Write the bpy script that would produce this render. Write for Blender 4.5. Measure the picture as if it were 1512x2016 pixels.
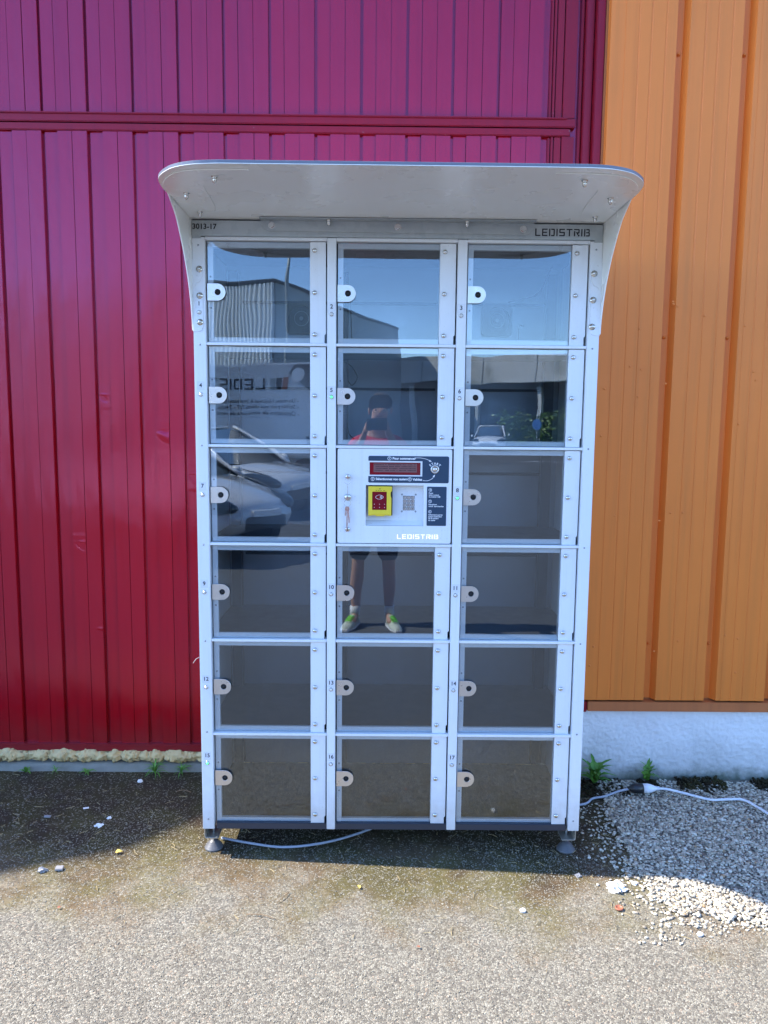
import bpy, bmesh, math, random
import numpy as np
from mathutils import Vector, Matrix, noise
R = math.radians
random.seed(7); rng = np.random.default_rng(11)
for _o in list(bpy.data.objects): bpy.data.objects.remove(_o)
SC = bpy.context.scene
COL = SC.collection

# ------------------------------------------------------------------ camera, sky, sun, exposure
CAM_POS = Vector((0, -2.55, 1.55))
PIT, ROL, YAW, FPX = 0.1137, 0.0097, 0.0067, 1475.7
def _level(X, F, U):
    c, s = math.cos(PIT), math.sin(PIT)
    y = c * F + s * U; z = -s * F + c * U
    c, s = math.cos(YAW), math.sin(YAW)
    return Vector((c * X + s * y, -s * X + c * y, z))
cam = bpy.data.cameras.new('camera'); camo = bpy.data.objects.new('camera', cam); COL.objects.link(camo)
cam.sensor_fit = 'VERTICAL'; cam.sensor_height = 24; cam.sensor_width = 18; cam.lens = FPX / 2016 * 24
cam.clip_start = 0.02; cam.clip_end = 2000
_r = _level(math.cos(ROL), 0, math.sin(ROL)); _u = _level(-math.sin(ROL), 0, math.cos(ROL)); _f = _level(0, 1, 0)
camo.matrix_world = Matrix((( _r.x, _u.x, -_f.x, CAM_POS.x), (_r.y, _u.y, -_f.y, CAM_POS.y), (_r.z, _u.z, -_f.z, CAM_POS.z), (0, 0, 0, 1)))
SC.camera = camo

SUN_EL, SUN_AZ = R(48.0), R(4.4)          # the sun stands to the left, a little behind the facade
world = bpy.data.worlds.new('World'); SC.world = world; world.use_nodes = True
_wn = world.node_tree; _bg = _wn.nodes['Background']
_sky = _wn.nodes.new('ShaderNodeTexSky'); _sky.sky_type = 'NISHITA'; _sky.sun_disc = False
_sky.sun_elevation = SUN_EL; _sky.sun_rotation = R(270 + 4.4); _sky.air_density = 1.0; _sky.dust_density = 0.0; _sky.altitude = 1200; _sky.ozone_density = 3.0
_wb = _wn.nodes.new('ShaderNodeMix'); _wb.data_type = 'RGBA'; _wb.blend_type = 'MULTIPLY'; _wb.inputs[0].default_value = 1
_wb.inputs[7].default_value = (.89, 1.0, 1.14, 1)          # the camera's cool white balance in open shade
_wn.links.new(_sky.outputs[0], _wb.inputs[6]); _wn.links.new(_wb.outputs[2], _bg.inputs[0]); _bg.inputs[1].default_value = 0.15
sl = bpy.data.lights.new('sun', 'SUN'); sl.energy = 3.1; sl.angle = R(0.53); sl.color = (1.0, 0.94, 0.84)
slo = bpy.data.objects.new('sun', sl); COL.objects.link(slo)
_d = Vector((math.cos(SUN_AZ) * math.cos(SUN_EL), -math.sin(SUN_AZ) * math.cos(SUN_EL), -math.sin(SUN_EL)))
slo.rotation_euler = _d.to_track_quat('-Z', 'Y').to_euler(); slo.location = (-6, 1, 8)
SC.view_settings.view_transform = 'Standard'; SC.view_settings.look = 'None'; SC.view_settings.gamma = 1
SC.view_settings.exposure = 2.02
SC.view_settings.use_curve_mapping = False
SC.render.engine = 'CYCLES'; SC.cycles.use_denoising = True
SC.cycles.max_bounces = 8; SC.cycles.transparent_max_bounces = 16; SC.cycles.caustics_reflective = False; SC.cycles.caustics_refractive = False
SC.cycles.sample_clamp_indirect = 6

# ------------------------------------------------------------------ materials
class NT:
    def __init__(s, name):
        s.m = bpy.data.materials.new(name); s.m.use_nodes = True; s.t = s.m.node_tree
        s.b = s.t.nodes['Principled BSDF']; s._p = None
    def n(s, kind, **kw):
        x = s.t.nodes.new(kind)
        for k, v in kw.items(): setattr(x, k, v)
        return x
    def l(s, a, b): s.t.links.new(a, b)
    def pos(s):
        if s._p is None:
            s._p = s.n('ShaderNodeNewGeometry').outputs['Position']
        return s._p
    def scaled(s, v):
        m = s.n('ShaderNodeVectorMath', operation='MULTIPLY'); s.l(s.pos(), m.inputs[0]); m.inputs[1].default_value = v
        return m.outputs[0]
    def noise(s, scale, detail=3, rough=.55, vec=None, dist=0):
        x = s.n('ShaderNodeTexNoise'); x.inputs['Scale'].default_value = scale; x.inputs['Detail'].default_value = detail
        x.inputs['Roughness'].default_value = rough; x.inputs['Distortion'].default_value = dist
        s.l(vec if vec else s.pos(), x.inputs['Vector']); return x.outputs['Fac']
    def voro(s, scale, feature='F1', vec=None, rnd=1):
        x = s.n('ShaderNodeTexVoronoi'); x.feature = feature; x.inputs['Scale'].default_value = scale
        x.inputs['Randomness'].default_value = rnd
        s.l(vec if vec else s.pos(), x.inputs['Vector']); return x
    def ramp(s, fac, stops, interp='LINEAR'):
        x = s.n('ShaderNodeValToRGB'); x.color_ramp.interpolation = interp
        e = x.color_ramp.elements
        while len(e) < len(stops): e.new(.5)
        for k, (p, c) in enumerate(stops):
            e[k].position = p; e[k].color = (c, c, c, 1) if isinstance(c, (int, float)) else (*c, 1)
        s.l(fac, x.inputs[0]); return x.outputs[0]
    def mix(s, fac, a, b, mode='MIX'):
        x = s.n('ShaderNodeMix', data_type='RGBA', blend_type=mode)
        for sock, v in ((x.inputs[0], fac), (x.inputs[6], a), (x.inputs[7], b)):
            if hasattr(v, 'is_linked') or hasattr(v, 'node'): s.l(v, sock)
            elif isinstance(v, tuple): sock.default_value = (*v, 1) if len(v) == 3 else v
            else: sock.default_value = v
        return x.outputs[2]
    def math(s, op, a, b=None, clamp=False):
        x = s.n('ShaderNodeMath', operation=op); x.use_clamp = clamp
        for sock, v in ((x.inputs[0], a), (x.inputs[1], b)):
            if v is None: continue
            if hasattr(v, 'node'): s.l(v, sock)
            else: sock.default_value = v
        return x.outputs[0]
    def bump(s, h, strength=.3, dist=.01, prev=None):
        x = s.n('ShaderNodeBump'); x.inputs['Strength'].default_value = strength; x.inputs['Distance'].default_value = dist
        s.l(h, x.inputs['Height'])
        if prev: s.l(prev, x.inputs['Normal'])
        return x.outputs[0]
    def set(s, **kw):
        for k, v in kw.items():
            sock = s.b.inputs[k.replace('_', ' ')]
            if hasattr(v, 'node'): s.l(v, sock)
            elif isinstance(v, tuple): sock.default_value = (*v, 1)
            else: sock.default_value = v
        return s

def simple(name, col, rough=.5, metal=0.0, spec=.5, var=.06, vs=6, bump=0, bs=60, coat=0):
    m = NT(name)
    if var:
        f = m.noise(vs, 4)
        c = m.mix(f, tuple(x * (1 - var) for x in col), tuple(min(1, x * (1 + var)) for x in col))
        r = m.math('ADD', m.math('MULTIPLY', m.noise(vs * 2.3, 3), .16), rough - .08)
        m.set(Base_Color=c, Roughness=r)
    else: m.set(Base_Color=col, Roughness=rough)
    m.set(Metallic=metal, Specular_IOR_Level=spec)
    if coat: m.b.inputs['Coat Weight'].default_value = coat; m.b.inputs['Coat Roughness'].default_value = .08
    if bump: m.l(m.bump(m.noise(bs, 3), bump, .002), m.b.inputs['Normal'])
    return m.m

def paint_wall(name, col, dark, rough, wave, chip=False, ior=1.5, tint=(1.0, 1.0, 1.0)):
    """glossy oven-painted steel sheet: faint waviness, dust low down, grime specks"""
    m = NT(name)
    f = m.noise(1.3, 4); c = m.mix(f, tuple(x * .88 for x in col), tuple(x * 1.1 for x in col))
    streak = m.noise(1, 5, .6, m.scaled((28, 28, 1.1)))
    c = m.mix(m.ramp(streak, [(.48, 0), (.8, .34)]), c, dark)
    speck = m.voro(34).outputs['Distance']
    sp = m.math('MULTIPLY', m.ramp(speck, [(.0, 1), (.05, 0)]), m.ramp(m.noise(5, 2), [(.55, 0), (.62, 1)]))
    c = m.mix(m.math('MULTIPLY', sp, .8), c, dark)
    # splash dirt towards the foot of the wall
    sep = m.n('ShaderNodeSeparateXYZ'); m.l(m.pos(), sep.inputs[0])
    low = m.ramp(m.math('ADD', sep.outputs['Z'], m.math('MULTIPLY', m.noise(9, 4), .25)), [(.12, 1), (.42, 0)])
    c = m.mix(m.math('MULTIPLY', low, .35), c, (.09, .06, .05))
    if chip:
        ch = m.math('MULTIPLY', m.ramp(m.noise(45, 5, .7), [(.67, 0), (.69, 1)]), m.ramp(m.noise(3.5, 2), [(.5, 0), (.62, 1)]))
        c = m.mix(m.math('MULTIPLY', ch, .5), c, (.45, .33, .36))
    m.set(Base_Color=c, Roughness=m.math('ADD', m.math('MULTIPLY', m.noise(4, 4), .12), rough - .06), Specular_IOR_Level=.5, IOR=ior, Specular_Tint=tint)
    b1 = m.bump(m.noise(1.8, 3, .5, m.scaled((3.2, 3.2, 1))), wave, .02)
    b2 = m.bump(m.noise(420, 2), .06, .001, b1)
    m.l(b2, m.b.inputs['Normal'])
    return m.m

M = {}
M['purple'] = paint_wall('crimson_paint', (.29, .0008, .004), (.13, .001, .004), .16, .32, ior=1.76, tint=(1.0, .45, .86))
M['purple_trim'] = paint_wall('crimson_trim_paint', (.23, .003, .008), (.08, .003, .01), .34, .1, True, ior=1.6, tint=(1.0, .4, .6))
M['orange'] = paint_wall('orange_paint', (.80, .215, .034), (.42, .13, .03), .42, .20, ior=1.4)
M['orange_trim'] = paint_wall('orange_trim_paint', (.50, .15, .045), (.25, .08, .03), .5, .1)
M['white'] = simple('white_powder_coat', (.74, .76, .79), .32, 0, .5, .03, 3)
def coat_mat():
    m = NT('white_powder_coat'); sep = m.n('ShaderNodeSeparateXYZ'); m.l(m.pos(), sep.inputs[0])
    c = m.mix(m.noise(3, 4), (.72, .74, .77), (.78, .80, .82))
    st = m.math('MULTIPLY', m.ramp(m.noise(1, 5, .6, m.scaled((60, 60, 2.2))), [(.52, 0), (.82, 1)]), .16)
    c = m.mix(st, c, (.42, .39, .34))
    low = m.ramp(m.math('ADD', sep.outputs['Z'], m.math('MULTIPLY', m.noise(24, 4), .22)), [(.16, .5), (.40, 0)]); c = m.mix(low, c, (.36, .31, .24))
    spk = m.math('MULTIPLY', m.ramp(m.noise(210, 2), [(.68, 0), (.73, 1)]), .45); c = m.mix(spk, c, (.35, .32, .28))
    m.set(Base_Color=c, Roughness=m.math('ADD', m.math('MULTIPLY', m.noise(9, 4), .2), .24)); m.l(m.bump(m.noise(900, 2), .05, .0006), m.b.inputs['Normal'])
    return m.m
M['white'] = coat_mat()
M['cream'] = simple('canopy_white', (.90, .90, .87), .28, 0, .5, .02, 3)
M['canopy_edge'] = simple('canopy_edge_grey', (.15, .16, .20), .4, 0, .5, .05)
M['sticker'] = simple('number_sticker', (.70, .72, .76), .25, 0, .5, 0)
M['ink'] = simple('black_ink', (.012, .013, .02), .5, 0, .3, 0)
M['whiteink'] = simple('white_print', (.85, .86, .88), .5, 0, .3, 0)
M['navy'] = simple('navy_sticker', (.018, .05, .095), .3, 0, .5, .05)
M['steel'] = simple('bolt_steel', (.62, .61, .58), .22, 1, .5, .05, 40)
M['brushed'] = simple('brushed_steel_tab', (.66, .64, .61), .34, 1, .5, .04, 20)
M['tabpaint'] = simple('lock_tab_grey', (.66, .63, .60), .30, .85, .5, .04, 20)
M['rubber'] = simple('black_rubber', (.02, .02, .022), .7, 0, .3, .1, 30)
M['dark_base'] = simple('dark_blue_base_frame', (.03, .036, .05), .4, 0, .5, .05)
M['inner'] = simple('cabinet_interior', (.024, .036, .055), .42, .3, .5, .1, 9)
M['backsheet'] = simple('cabinet_back_sheet', (.22, .26, .31), .40, .85, .5, .12, 5)
M['inner_frame'] = simple('door_inner_frame', (.80, .82, .84), .45, 0, .5, .03)
M['fan'] = simple('fan_black', (.025, .027, .03), .5, 0, .5, 0)
M['yellow'] = simple('reader_yellow', (.80, .60, .04), .38, 0, .5, .03, 30)
M['screen'] = simple('reader_screen', (.19, .014, .022), .06, 0, .6, 0)  # reflection of the red shirt put into the base colour
M['lcd'] = simple('lcd_window', (.20, .012, .02), .08, 0, .6, 0)
M['lcdglass'] = simple('lcd_grey', (.20, .09, .09), .25, 0, .5, 0)
M['green_led'] = simple('green_lit_lens', (.18, .75, .35), .3, 0, .5, 0)
M['green_led'].node_tree.nodes['Principled BSDF'].inputs['Emission Color'].default_value = (.1, 1, .35, 1)
M['green_led'].node_tree.nodes['Principled BSDF'].inputs['Emission Strength'].default_value = .25
M['glowletter'] = simple('white_letters', (.95, .94, .93), .3, 0, .5, 0)
_ml = M['glowletter'].node_tree.nodes['Principled BSDF']; _ml.inputs['Emission Color'].default_value = (1, .96, .92, 1); _ml.inputs['Emission Strength'].default_value = .16   # faint glow added so the letters outshine the panel
M['letteredge'] = simple('letter_outline', (.36, .38, .45), .4, 0, .5, 0)
M['lens'] = simple('clear_lens', (.75, .72, .68), .25, 0, .5, 0)
M['cable'] = simple('grey_cable', (.33, .36, .42), .5, 0, .4, .05)
M['cablew'] = simple('white_cable', (.72, .75, .80), .4, 0, .4, .05)
M['plugw'] = simple('white_plug', (.78, .8, .84), .35, 0, .4, .03)
M['red'] = simple('red_cotton', (.62, .02, .03), .85, 0, .2, .1)
M['shorts'] = simple('dark_shorts', (.022, .026, .05), .85, 0, .2, .1)
M['skin'] = simple('skin', (.52, .29, .2), .5, 0, .4, .06, 12)
M['hair'] = simple('hair', (.07, .045, .03), .7, 0, .3, .2, 60)
M['shoe'] = simple('shoe_white', (.62, .66, .56), .6, 0, .3, .1)
M['neon'] = simple('neon_laces', (.28, .85, .08), .6, 0, .3, .1)
M['black'] = simple('black_plastic', (.015, .016, .018), .35, 0, .5, 0)
M['carpaint'] = simple('white_car_paint', (.72, .73, .74), .25, 0, .5, .02, coat=1)
M['carglass'] = simple('car_glass', (.02, .03, .035), .04, 0, .8, 0)
M['tyre'] = simple('tyre_rubber', (.02, .02, .02), .8, 0, .3, 0)
M['rim'] = simple('alloy_rim', (.5, .5, .52), .3, .9, .5, 0)
M['bluesign'] = simple('blue_sign', (.15, .35, .7), .4, 0, .5, 0)
M['pole'] = simple('pole_grey', (.30, .33, .33), .5, .3, .5, .05)
M['wood'] = simple('twig', (.22, .15, .09), .8, 0, .2, .2, 50)
M['straw'] = simple('straw', (.36, .28, .15), .8, 0, .2, .2, 50)
M['paper'] = simple('crumpled_paper', (.78, .77, .76), .8, 0, .2, .06, 60)
M['greyplastic'] = simple('grey_plastic', (.26, .26, .27), .5, 0, .4, .1, 40)
M['leafy'] = simple('dry_yellow_leaf', (.6, .45, .12), .7, 0, .2, .2, 90)
M['redplastic'] = simple('red_bottle_cap', (.34, .12, .07), .5, 0, .4, .1, 90)

def galv_mat():
    m = NT('galvanised_steel')
    v = m.voro(55); a = m.noise(3, 4, .6, m.scaled((2, 2, 14)))
    c = m.mix(v.outputs['Color'], (.42, .45, .46), (.52, .55, .55)); c = m.mix(m.math('MULTIPLY', a, .5), c, (.34, .37, .38))
    m.set(Base_Color=c, Metallic=.55, Roughness=m.math('ADD', m.math('MULTIPLY', m.noise(30, 3), .2), .32))
    return m.m
M['galv'] = galv_mat()

def glass_mat():
    m = NT('tinted_glass'); t = m.t; t.nodes.remove(m.b)
    out = t.nodes['Material Output']
    tr = m.n('ShaderNodeBsdfTransparent'); tr.inputs[0].default_value = (.94, .965, .98, 1)
    gl = m.n('ShaderNodeBsdfGlossy'); gl.inputs['Roughness'].default_value = .0; gl.inputs[0].default_value = (.84, .93, 1, 1)
    lw = m.n('ShaderNodeLayerWeight'); lw.inputs[0].default_value = .25
    fac = m.math('ADD', m.math('MULTIPLY', lw.outputs['Fresnel'], .8), .066)
    wv = m.bump(m.noise(2.6, 2, .4), .06, .02)
    m.l(wv, gl.inputs['Normal'])
    mx = m.n('ShaderNodeMixShader'); m.l(fac, mx.inputs[0]); m.l(tr.outputs[0], mx.inputs[1]); m.l(gl.outputs[0], mx.inputs[2])
    df = m.n('ShaderNodeBsdfDiffuse'); df.inputs[0].default_value = (.5, .5, .5, 1)
    sm = m.math('ADD', m.math('MULTIPLY', m.ramp(m.noise(5, 5, .65), [(.45, 0), (.75, 1)]), .008), m.math('MULTIPLY', m.ramp(m.noise(260, 2), [(.66, 0), (.72, 1)]), .03))
    st = m.math('MULTIPLY', m.ramp(m.noise(1, 4, .6, m.scaled((40, 40, 1.5))), [(.55, 0), (.8, 1)]), .010)
    m2 = m.n('ShaderNodeMixShader'); m.l(m.math('ADD', sm, st), m2.inputs[0]); m.l(mx.outputs[0], m2.inputs[1]); m.l(df.outputs[0], m2.inputs[2]); m.l(m2.outputs[0], out.inputs[0])
    return m.m
M['glass'] = glass_mat()

def asphalt_mat():
    m = NT('aggregate_asphalt')
    wp = m.n('ShaderNodeVectorMath', operation='ADD'); nz = m.n('ShaderNodeTexNoise'); nz.inputs['Scale'].default_value = 60; m.l(m.pos(), nz.inputs['Vector'])
    sc = m.n('ShaderNodeVectorMath', operation='SCALE'); m.l(nz.outputs['Color'], sc.inputs[0]); sc.inputs['Scale'].default_value = .006
    m.l(m.pos(), wp.inputs[0]); m.l(sc.outputs[0], wp.inputs[1]); vec = wp.outputs[0]
    v = m.voro(170, 'F1', vec); e = m.voro(170, 'DISTANCE_TO_EDGE', vec)
    tone = m.n('ShaderNodeSeparateColor'); m.l(v.outputs['Color'], tone.inputs[0])
    chip = m.ramp(tone.outputs[0], [(.0, (.10, .092, .076)), (.22, (.175, .160, .128)), (.45, (.245, .225, .18)), (.7, (.295, .272, .216)), (.9, (.38, .357, .29)), (1, (.33, .25, .18))])
    binder = (.115, .102, .084)
    worn = m.ramp(m.noise(1.1, 4), [(.35, 0), (.65, 1)])
    cov = m.ramp(e.outputs['Distance'], [(.02, 0), (.09, 1)])
    keep = m.ramp(tone.outputs[1], [(.12, 0), (.2, 1)], 'LINEAR')
    cf = m.math('MULTIPLY', cov, keep)
    c = m.mix(cf, binder, chip)
    big = m.noise(.55, 3); c = m.mix(m.math('MULTIPLY', big, .30), c, (.17, .152, .125)); sy = m.n('ShaderNodeSeparateXYZ'); m.l(m.pos(), sy.inputs[0]); yard = m.ramp(m.math('MULTIPLY', m.math('ADD', sy.outputs['Y'], m.math('MULTIPLY', m.noise(.7, 3), .8)), -.2), [(.07, 0), (.17, .80)]); c = m.mix(yard, c, (.095, .103, .116))
    # moss and silt: grows towards the wall
    sep = m.n('ShaderNodeSeparateXYZ'); m.l(m.pos(), sep.inputs[0])
    near = m.math('ADD', sep.outputs['Y'], m.math('MULTIPLY', m.math('SUBTRACT', m.noise(2.4, 5, .6), .5), 1.2))
    near2 = m.math('ADD', m.math('ADD', near, .26), m.math('MULTIPLY', m.math('SUBTRACT', m.noise(26, 3), .5), .5))
    mo = m.ramp(near2, [(.02, 0), (.42, 1)])                       # position units: metres past y = 0
    fine = m.noise(190, 3, .7)
    mossc = m.mix(m.ramp(m.noise(6, 4), [(.4, 0), (.6, 1)]), (.050, .031, .015), (.070, .056, .014))
    mossc = m.mix(m.math('MULTIPLY', fine, .7), mossc, (.020, .015, .010))
    tops = m.math('MULTIPLY', m.ramp(tone.outputs[2], [(.72, 0), (.76, 1)]), cf)
    c2 = m.mix(m.math('MULTIPLY', mo, m.math('SUBTRACT', 1.0, m.math('MULTIPLY', tops, .7))), c, mossc)
    # light brown silt film further out
    siltn = m.math('ADD', m.math('ADD', near, .46), m.math('MULTIPLY', m.math('SUBTRACT', m.noise(5, 4), .5), .5)); silt = m.ramp(siltn, [(.0, 0), (.38, .85)]); film = m.mix(m.ramp(m.noise(3.1, 4), [(.42, 0), (.58, 1)]), (.135, .083, .035), (.12, .10, .028))
    c2b = m.mix(m.math('MULTIPLY', silt, m.math('SUBTRACT', 1.0, m.math('MULTIPLY', tops, .9))), c, film); c3 = m.mix(m.math('MULTIPLY', mo, m.math('SUBTRACT', 1.0, m.math('MULTIPLY', tops, .7))), c2b, mossc)
    m.set(Base_Color=c3, Roughness=.85, Specular_IOR_Level=.3)
    h = m.math('ADD', m.math('MULTIPLY', m.ramp(e.outputs['Distance'], [(0, 0), (.25, 1)]), m.math('ADD', tone.outputs[2], .35)), m.math('MULTIPLY', m.noise(300, 2), .3))
    m.l(m.bump(h, .5, .003), m.b.inputs['Normal'])
    return m.m
M['asphalt'] = asphalt_mat()

def stone_mat(name, stops, wetness=.0, moss=True):
    """each loose stone gets its own tone from a per-face attribute"""
    m = NT(name)
    at = m.n('ShaderNodeAttribute'); at.attribute_name = 'tone'
    c = m.ramp(at.outputs['Fac'], stops)
    c = m.mix(m.math('MULTIPLY', m.noise(220, 3), .35), c, (.16, .13, .10))
    m.set(Base_Color=c, Roughness=.75, Specular_IOR_Level=.35)
    m.l(m.bump(m.noise(500, 2), .3, .001), m.b.inputs['Normal'])
    return m.m
M['pebble'] = stone_mat('pebbles', [(0, (.16, .14, .12)), (.2, (.36, .315, .24)), (.45, (.53, .47, .36)), (.75, (.66, .60, .47)), (.95, (.75, .71, .60)), (1, (.45, .27, .12))])
M['chips'] = stone_mat('asphalt_chips', [(0, (.10, .092, .075)), (.25, (.19, .175, .14)), (.5, (.265, .245, .195)), (.8, (.31, .289, .232)), (1, (.41, .388, .32))])

def soil_mat():
    m = NT('moss_and_soil')
    c = m.mix(m.ramp(m.noise(14, 4), [(.4, 0), (.65, 1)]), (.035, .026, .016), (.065, .058, .02))
    c = m.mix(m.math('MULTIPLY', m.noise(150, 3), .7), c, (.018, .014, .01))
    m.set(Base_Color=c, Roughness=.95, Specular_IOR_Level=.15)
    m.l(m.bump(m.noise(160, 4, .7), .8, .008), m.b.inputs['Normal'])
    return m.m
M['soil'] = soil_mat()
M['gravelbed'] = simple('fine_grit', (.17, .15, .12), .95, 0, .2, .5, 90, .8, 120)

def stucco_mat():
    m = NT('white_stucco')
    sep = m.n('ShaderNodeSeparateXYZ'); m.l(m.pos(), sep.inputs[0])
    c = m.mix(m.noise(5, 4), (.74, .74, .73), (.82, .82, .81))
    damp = m.ramp(m.math('ADD', sep.outputs['Z'], m.math('MULTIPLY', m.noise(7, 4, .6, m.scaled((1, 1, .5))), .28)), [(.17, 1), (.36, 0)])
    c = m.mix(m.math('MULTIPLY', damp, .55), c, (.36, .36, .34))
    alg = m.ramp(m.math('ADD', sep.outputs['Z'], m.math('MULTIPLY', m.noise(22, 4), .10)), [(.055, 1), (.13, 0)])
    c = m.mix(m.math('MULTIPLY', alg, .85), c, (.06, .085, .05))
    rust = m.ramp(m.noise(3, 3), [(.62, 0), (.75, .3)]); c = m.mix(rust, c, (.5, .36, .33))
    m.set(Base_Color=c, Roughness=.9, Specular_IOR_Level=.2)
    m.l(m.bump(m.noise(170, 4, .6), .45, .004), m.b.inputs['Normal'])
    return m.m
M['stucco'] = stucco_mat()
def concrete_mat(name, a, b, sc=12):
    m = NT(name); c = m.mix(m.noise(sc, 5, .65), a, b)
    c = m.mix(m.ramp(m.noise(sc * .3, 4), [(.55, 0), (.68, .6)]), c, (.10, .12, .07))
    m.set(Base_Color=c, Roughness=.9, Specular_IOR_Level=.2); m.l(m.bump(m.noise(120, 4), .4, .004), m.b.inputs['Normal'])
    return m.m
M['curb'] = concrete_mat('old_concrete', (.13, .13, .105), (.27, .27, .25))
M['conc'] = concrete_mat('pale_concrete', (.60, .60, .60), (.68, .68, .67), 1)
def foam_mat():
    m = NT('expanding_foam')
    c = m.mix(m.noise(30, 4), (.46, .34, .15), (.64, .50, .27))
    pit = m.ramp(m.noise(24, 5, .7), [(.60, 0), (.66, 1)])
    c = m.mix(m.math('MULTIPLY', pit, .7), c, (.13, .08, .045))
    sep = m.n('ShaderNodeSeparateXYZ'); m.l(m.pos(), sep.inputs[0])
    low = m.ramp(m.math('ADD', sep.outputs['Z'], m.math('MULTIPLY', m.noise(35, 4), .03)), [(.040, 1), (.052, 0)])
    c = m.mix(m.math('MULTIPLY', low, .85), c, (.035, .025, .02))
    m.set(Base_Color=c, Roughness=.8, Specular_IOR_Level=.3); m.l(m.bump(m.noise(110, 4), .5, .004), m.b.inputs['Normal'])
    return m.m
M['foam'] = foam_mat()
def leaf_mat(name, a, b):
    m = NT(name); c = m.mix(m.noise(60, 3), a, b)
    m.set(Base_Color=c, Roughness=.5, Specular_IOR_Level=.4)
    m.b.inputs['Subsurface Weight'].default_value = .0
    return m.m
M['weed'] = leaf_mat('weed_leaf', (.06, .17, .02), (.14, .32, .05))
M['hedge'] = leaf_mat('hedge_leaf', (.05, .11, .02), (.13, .22, .05))
M['lawn'] = leaf_mat('lawn', (.05, .11, .02), (.10, .17, .04))
M['shed'] = simple('grey_corrugated_steel', (.72, .74, .74), .5, .2, .5, .05, .3)
M['shed_side'] = simple('grey_flat_cladding', (.32, .35, .36), .5, .1, .5, .05, .3)
M['shed_trim'] = simple('shed_trim', (.16, .17, .18), .5, 0, .5, 0)
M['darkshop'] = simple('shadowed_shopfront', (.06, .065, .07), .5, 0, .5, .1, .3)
M['van'] = simple('white_van_body', (.62, .64, .66), .3, 0, .5, .03, 1, coat=.5)
M['road'] = simple('distant_road', (.16, .16, .155), .9, 0, .3, .15, .4)

# ------------------------------------------------------------------ helpers
def link(name, me, mat=None, parent=None, loc=None):
    o = bpy.data.objects.new(name, me); COL.objects.link(o)
    if mat is not None and me is not None and len(me.materials) == 0: me.materials.append(mat)
    if parent is not None: o.parent = parent
    if loc is not None: o.location = loc
    return o
def tag(o, label=None, cat=None, group=None, kind=None):
    if label: o['label'] = label
    if cat: o['category'] = cat
    if group: o['group'] = group
    if kind: o['kind'] = kind
    return o
def empty(name, loc=(0, 0, 0), parent=None, rz=0):
    o = bpy.data.objects.new(name, None); COL.objects.link(o); o.location = loc; o.rotation_euler = (0, 0, rz); o.empty_display_size = .05
    if parent is not None: o.parent = parent
    return o
def done(bm, name, smooth=False):
    bmesh.ops.recalc_face_normals(bm, faces=bm.faces)
    me = bpy.data.meshes.new(name); bm.to_mesh(me); bm.free()
    if smooth:
        me.polygons.foreach_set('use_smooth', [True] * len(me.polygons))
    return me
def add_box(bm, x0, x1, y0, y1, z0, z1):
    vs = [bm.verts.new(p) for p in ((x0, y0, z0), (x1, y0, z0), (x1, y1, z0), (x0, y1, z0), (x0, y0, z1), (x1, y0, z1), (x1, y1, z1), (x0, y1, z1))]
    for f in ((0, 1, 2, 3), (7, 6, 5, 4), (0, 4, 5, 1), (1, 5, 6, 2), (2, 6, 7, 3), (3, 7, 4, 0)): bm.faces.new([vs[i] for i in f])
def box(name, b, mat, parent=None, bev=0.0, seg=2):
    bm = bmesh.new(); add_box(bm, *b)
    if bev: bmesh.ops.bevel(bm, geom=bm.edges[:], offset=bev, segments=seg, affect='EDGES', clamp_overlap=True)
    return link(name, done(bm, name), mat, parent)
def cyl_bm(bm, p, axis, r, h, n=20, r2=None):
    q = Vector(axis).to_track_quat('Z', 'Y').to_matrix().to_4x4()
    bmesh.ops.create_cone(bm, cap_ends=True, segments=n, radius1=r, radius2=r if r2 is None else r2, depth=h,
                          matrix=Matrix.Translation(Vector(p)) @ q)
def lathe(prof, n=24, axis='Z'):
    """prof: (radius, height) pairs"""
    bm = bmesh.new(); rings = []
    for (r, h) in prof:
        if r < 1e-6: rings.append([bm.verts.new((0, 0, h))])
        else: rings.append([bm.verts.new((r * math.cos(2 * math.pi * k / n), r * math.sin(2 * math.pi * k / n), h)) for k in range(n)])
    for a, b in zip(rings, rings[1:]):
        for k in range(n):
            k2 = (k + 1) % n
            q = [a[k % len(a)], a[k2 % len(a)], b[k2 % len(b)], b[k % len(b)]]
            q = list(dict.fromkeys(q))
            if len(q) >= 3: bm.faces.new(q)
    for rr in (rings[0], rings[-1]):
        if len(rr) > 1: bm.faces.new(rr)
    if axis == '-Y': bmesh.ops.rotate(bm, verts=bm.verts, cent=(0, 0, 0), matrix=Matrix.Rotation(R(90), 3, 'X'))
    return bm
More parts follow.
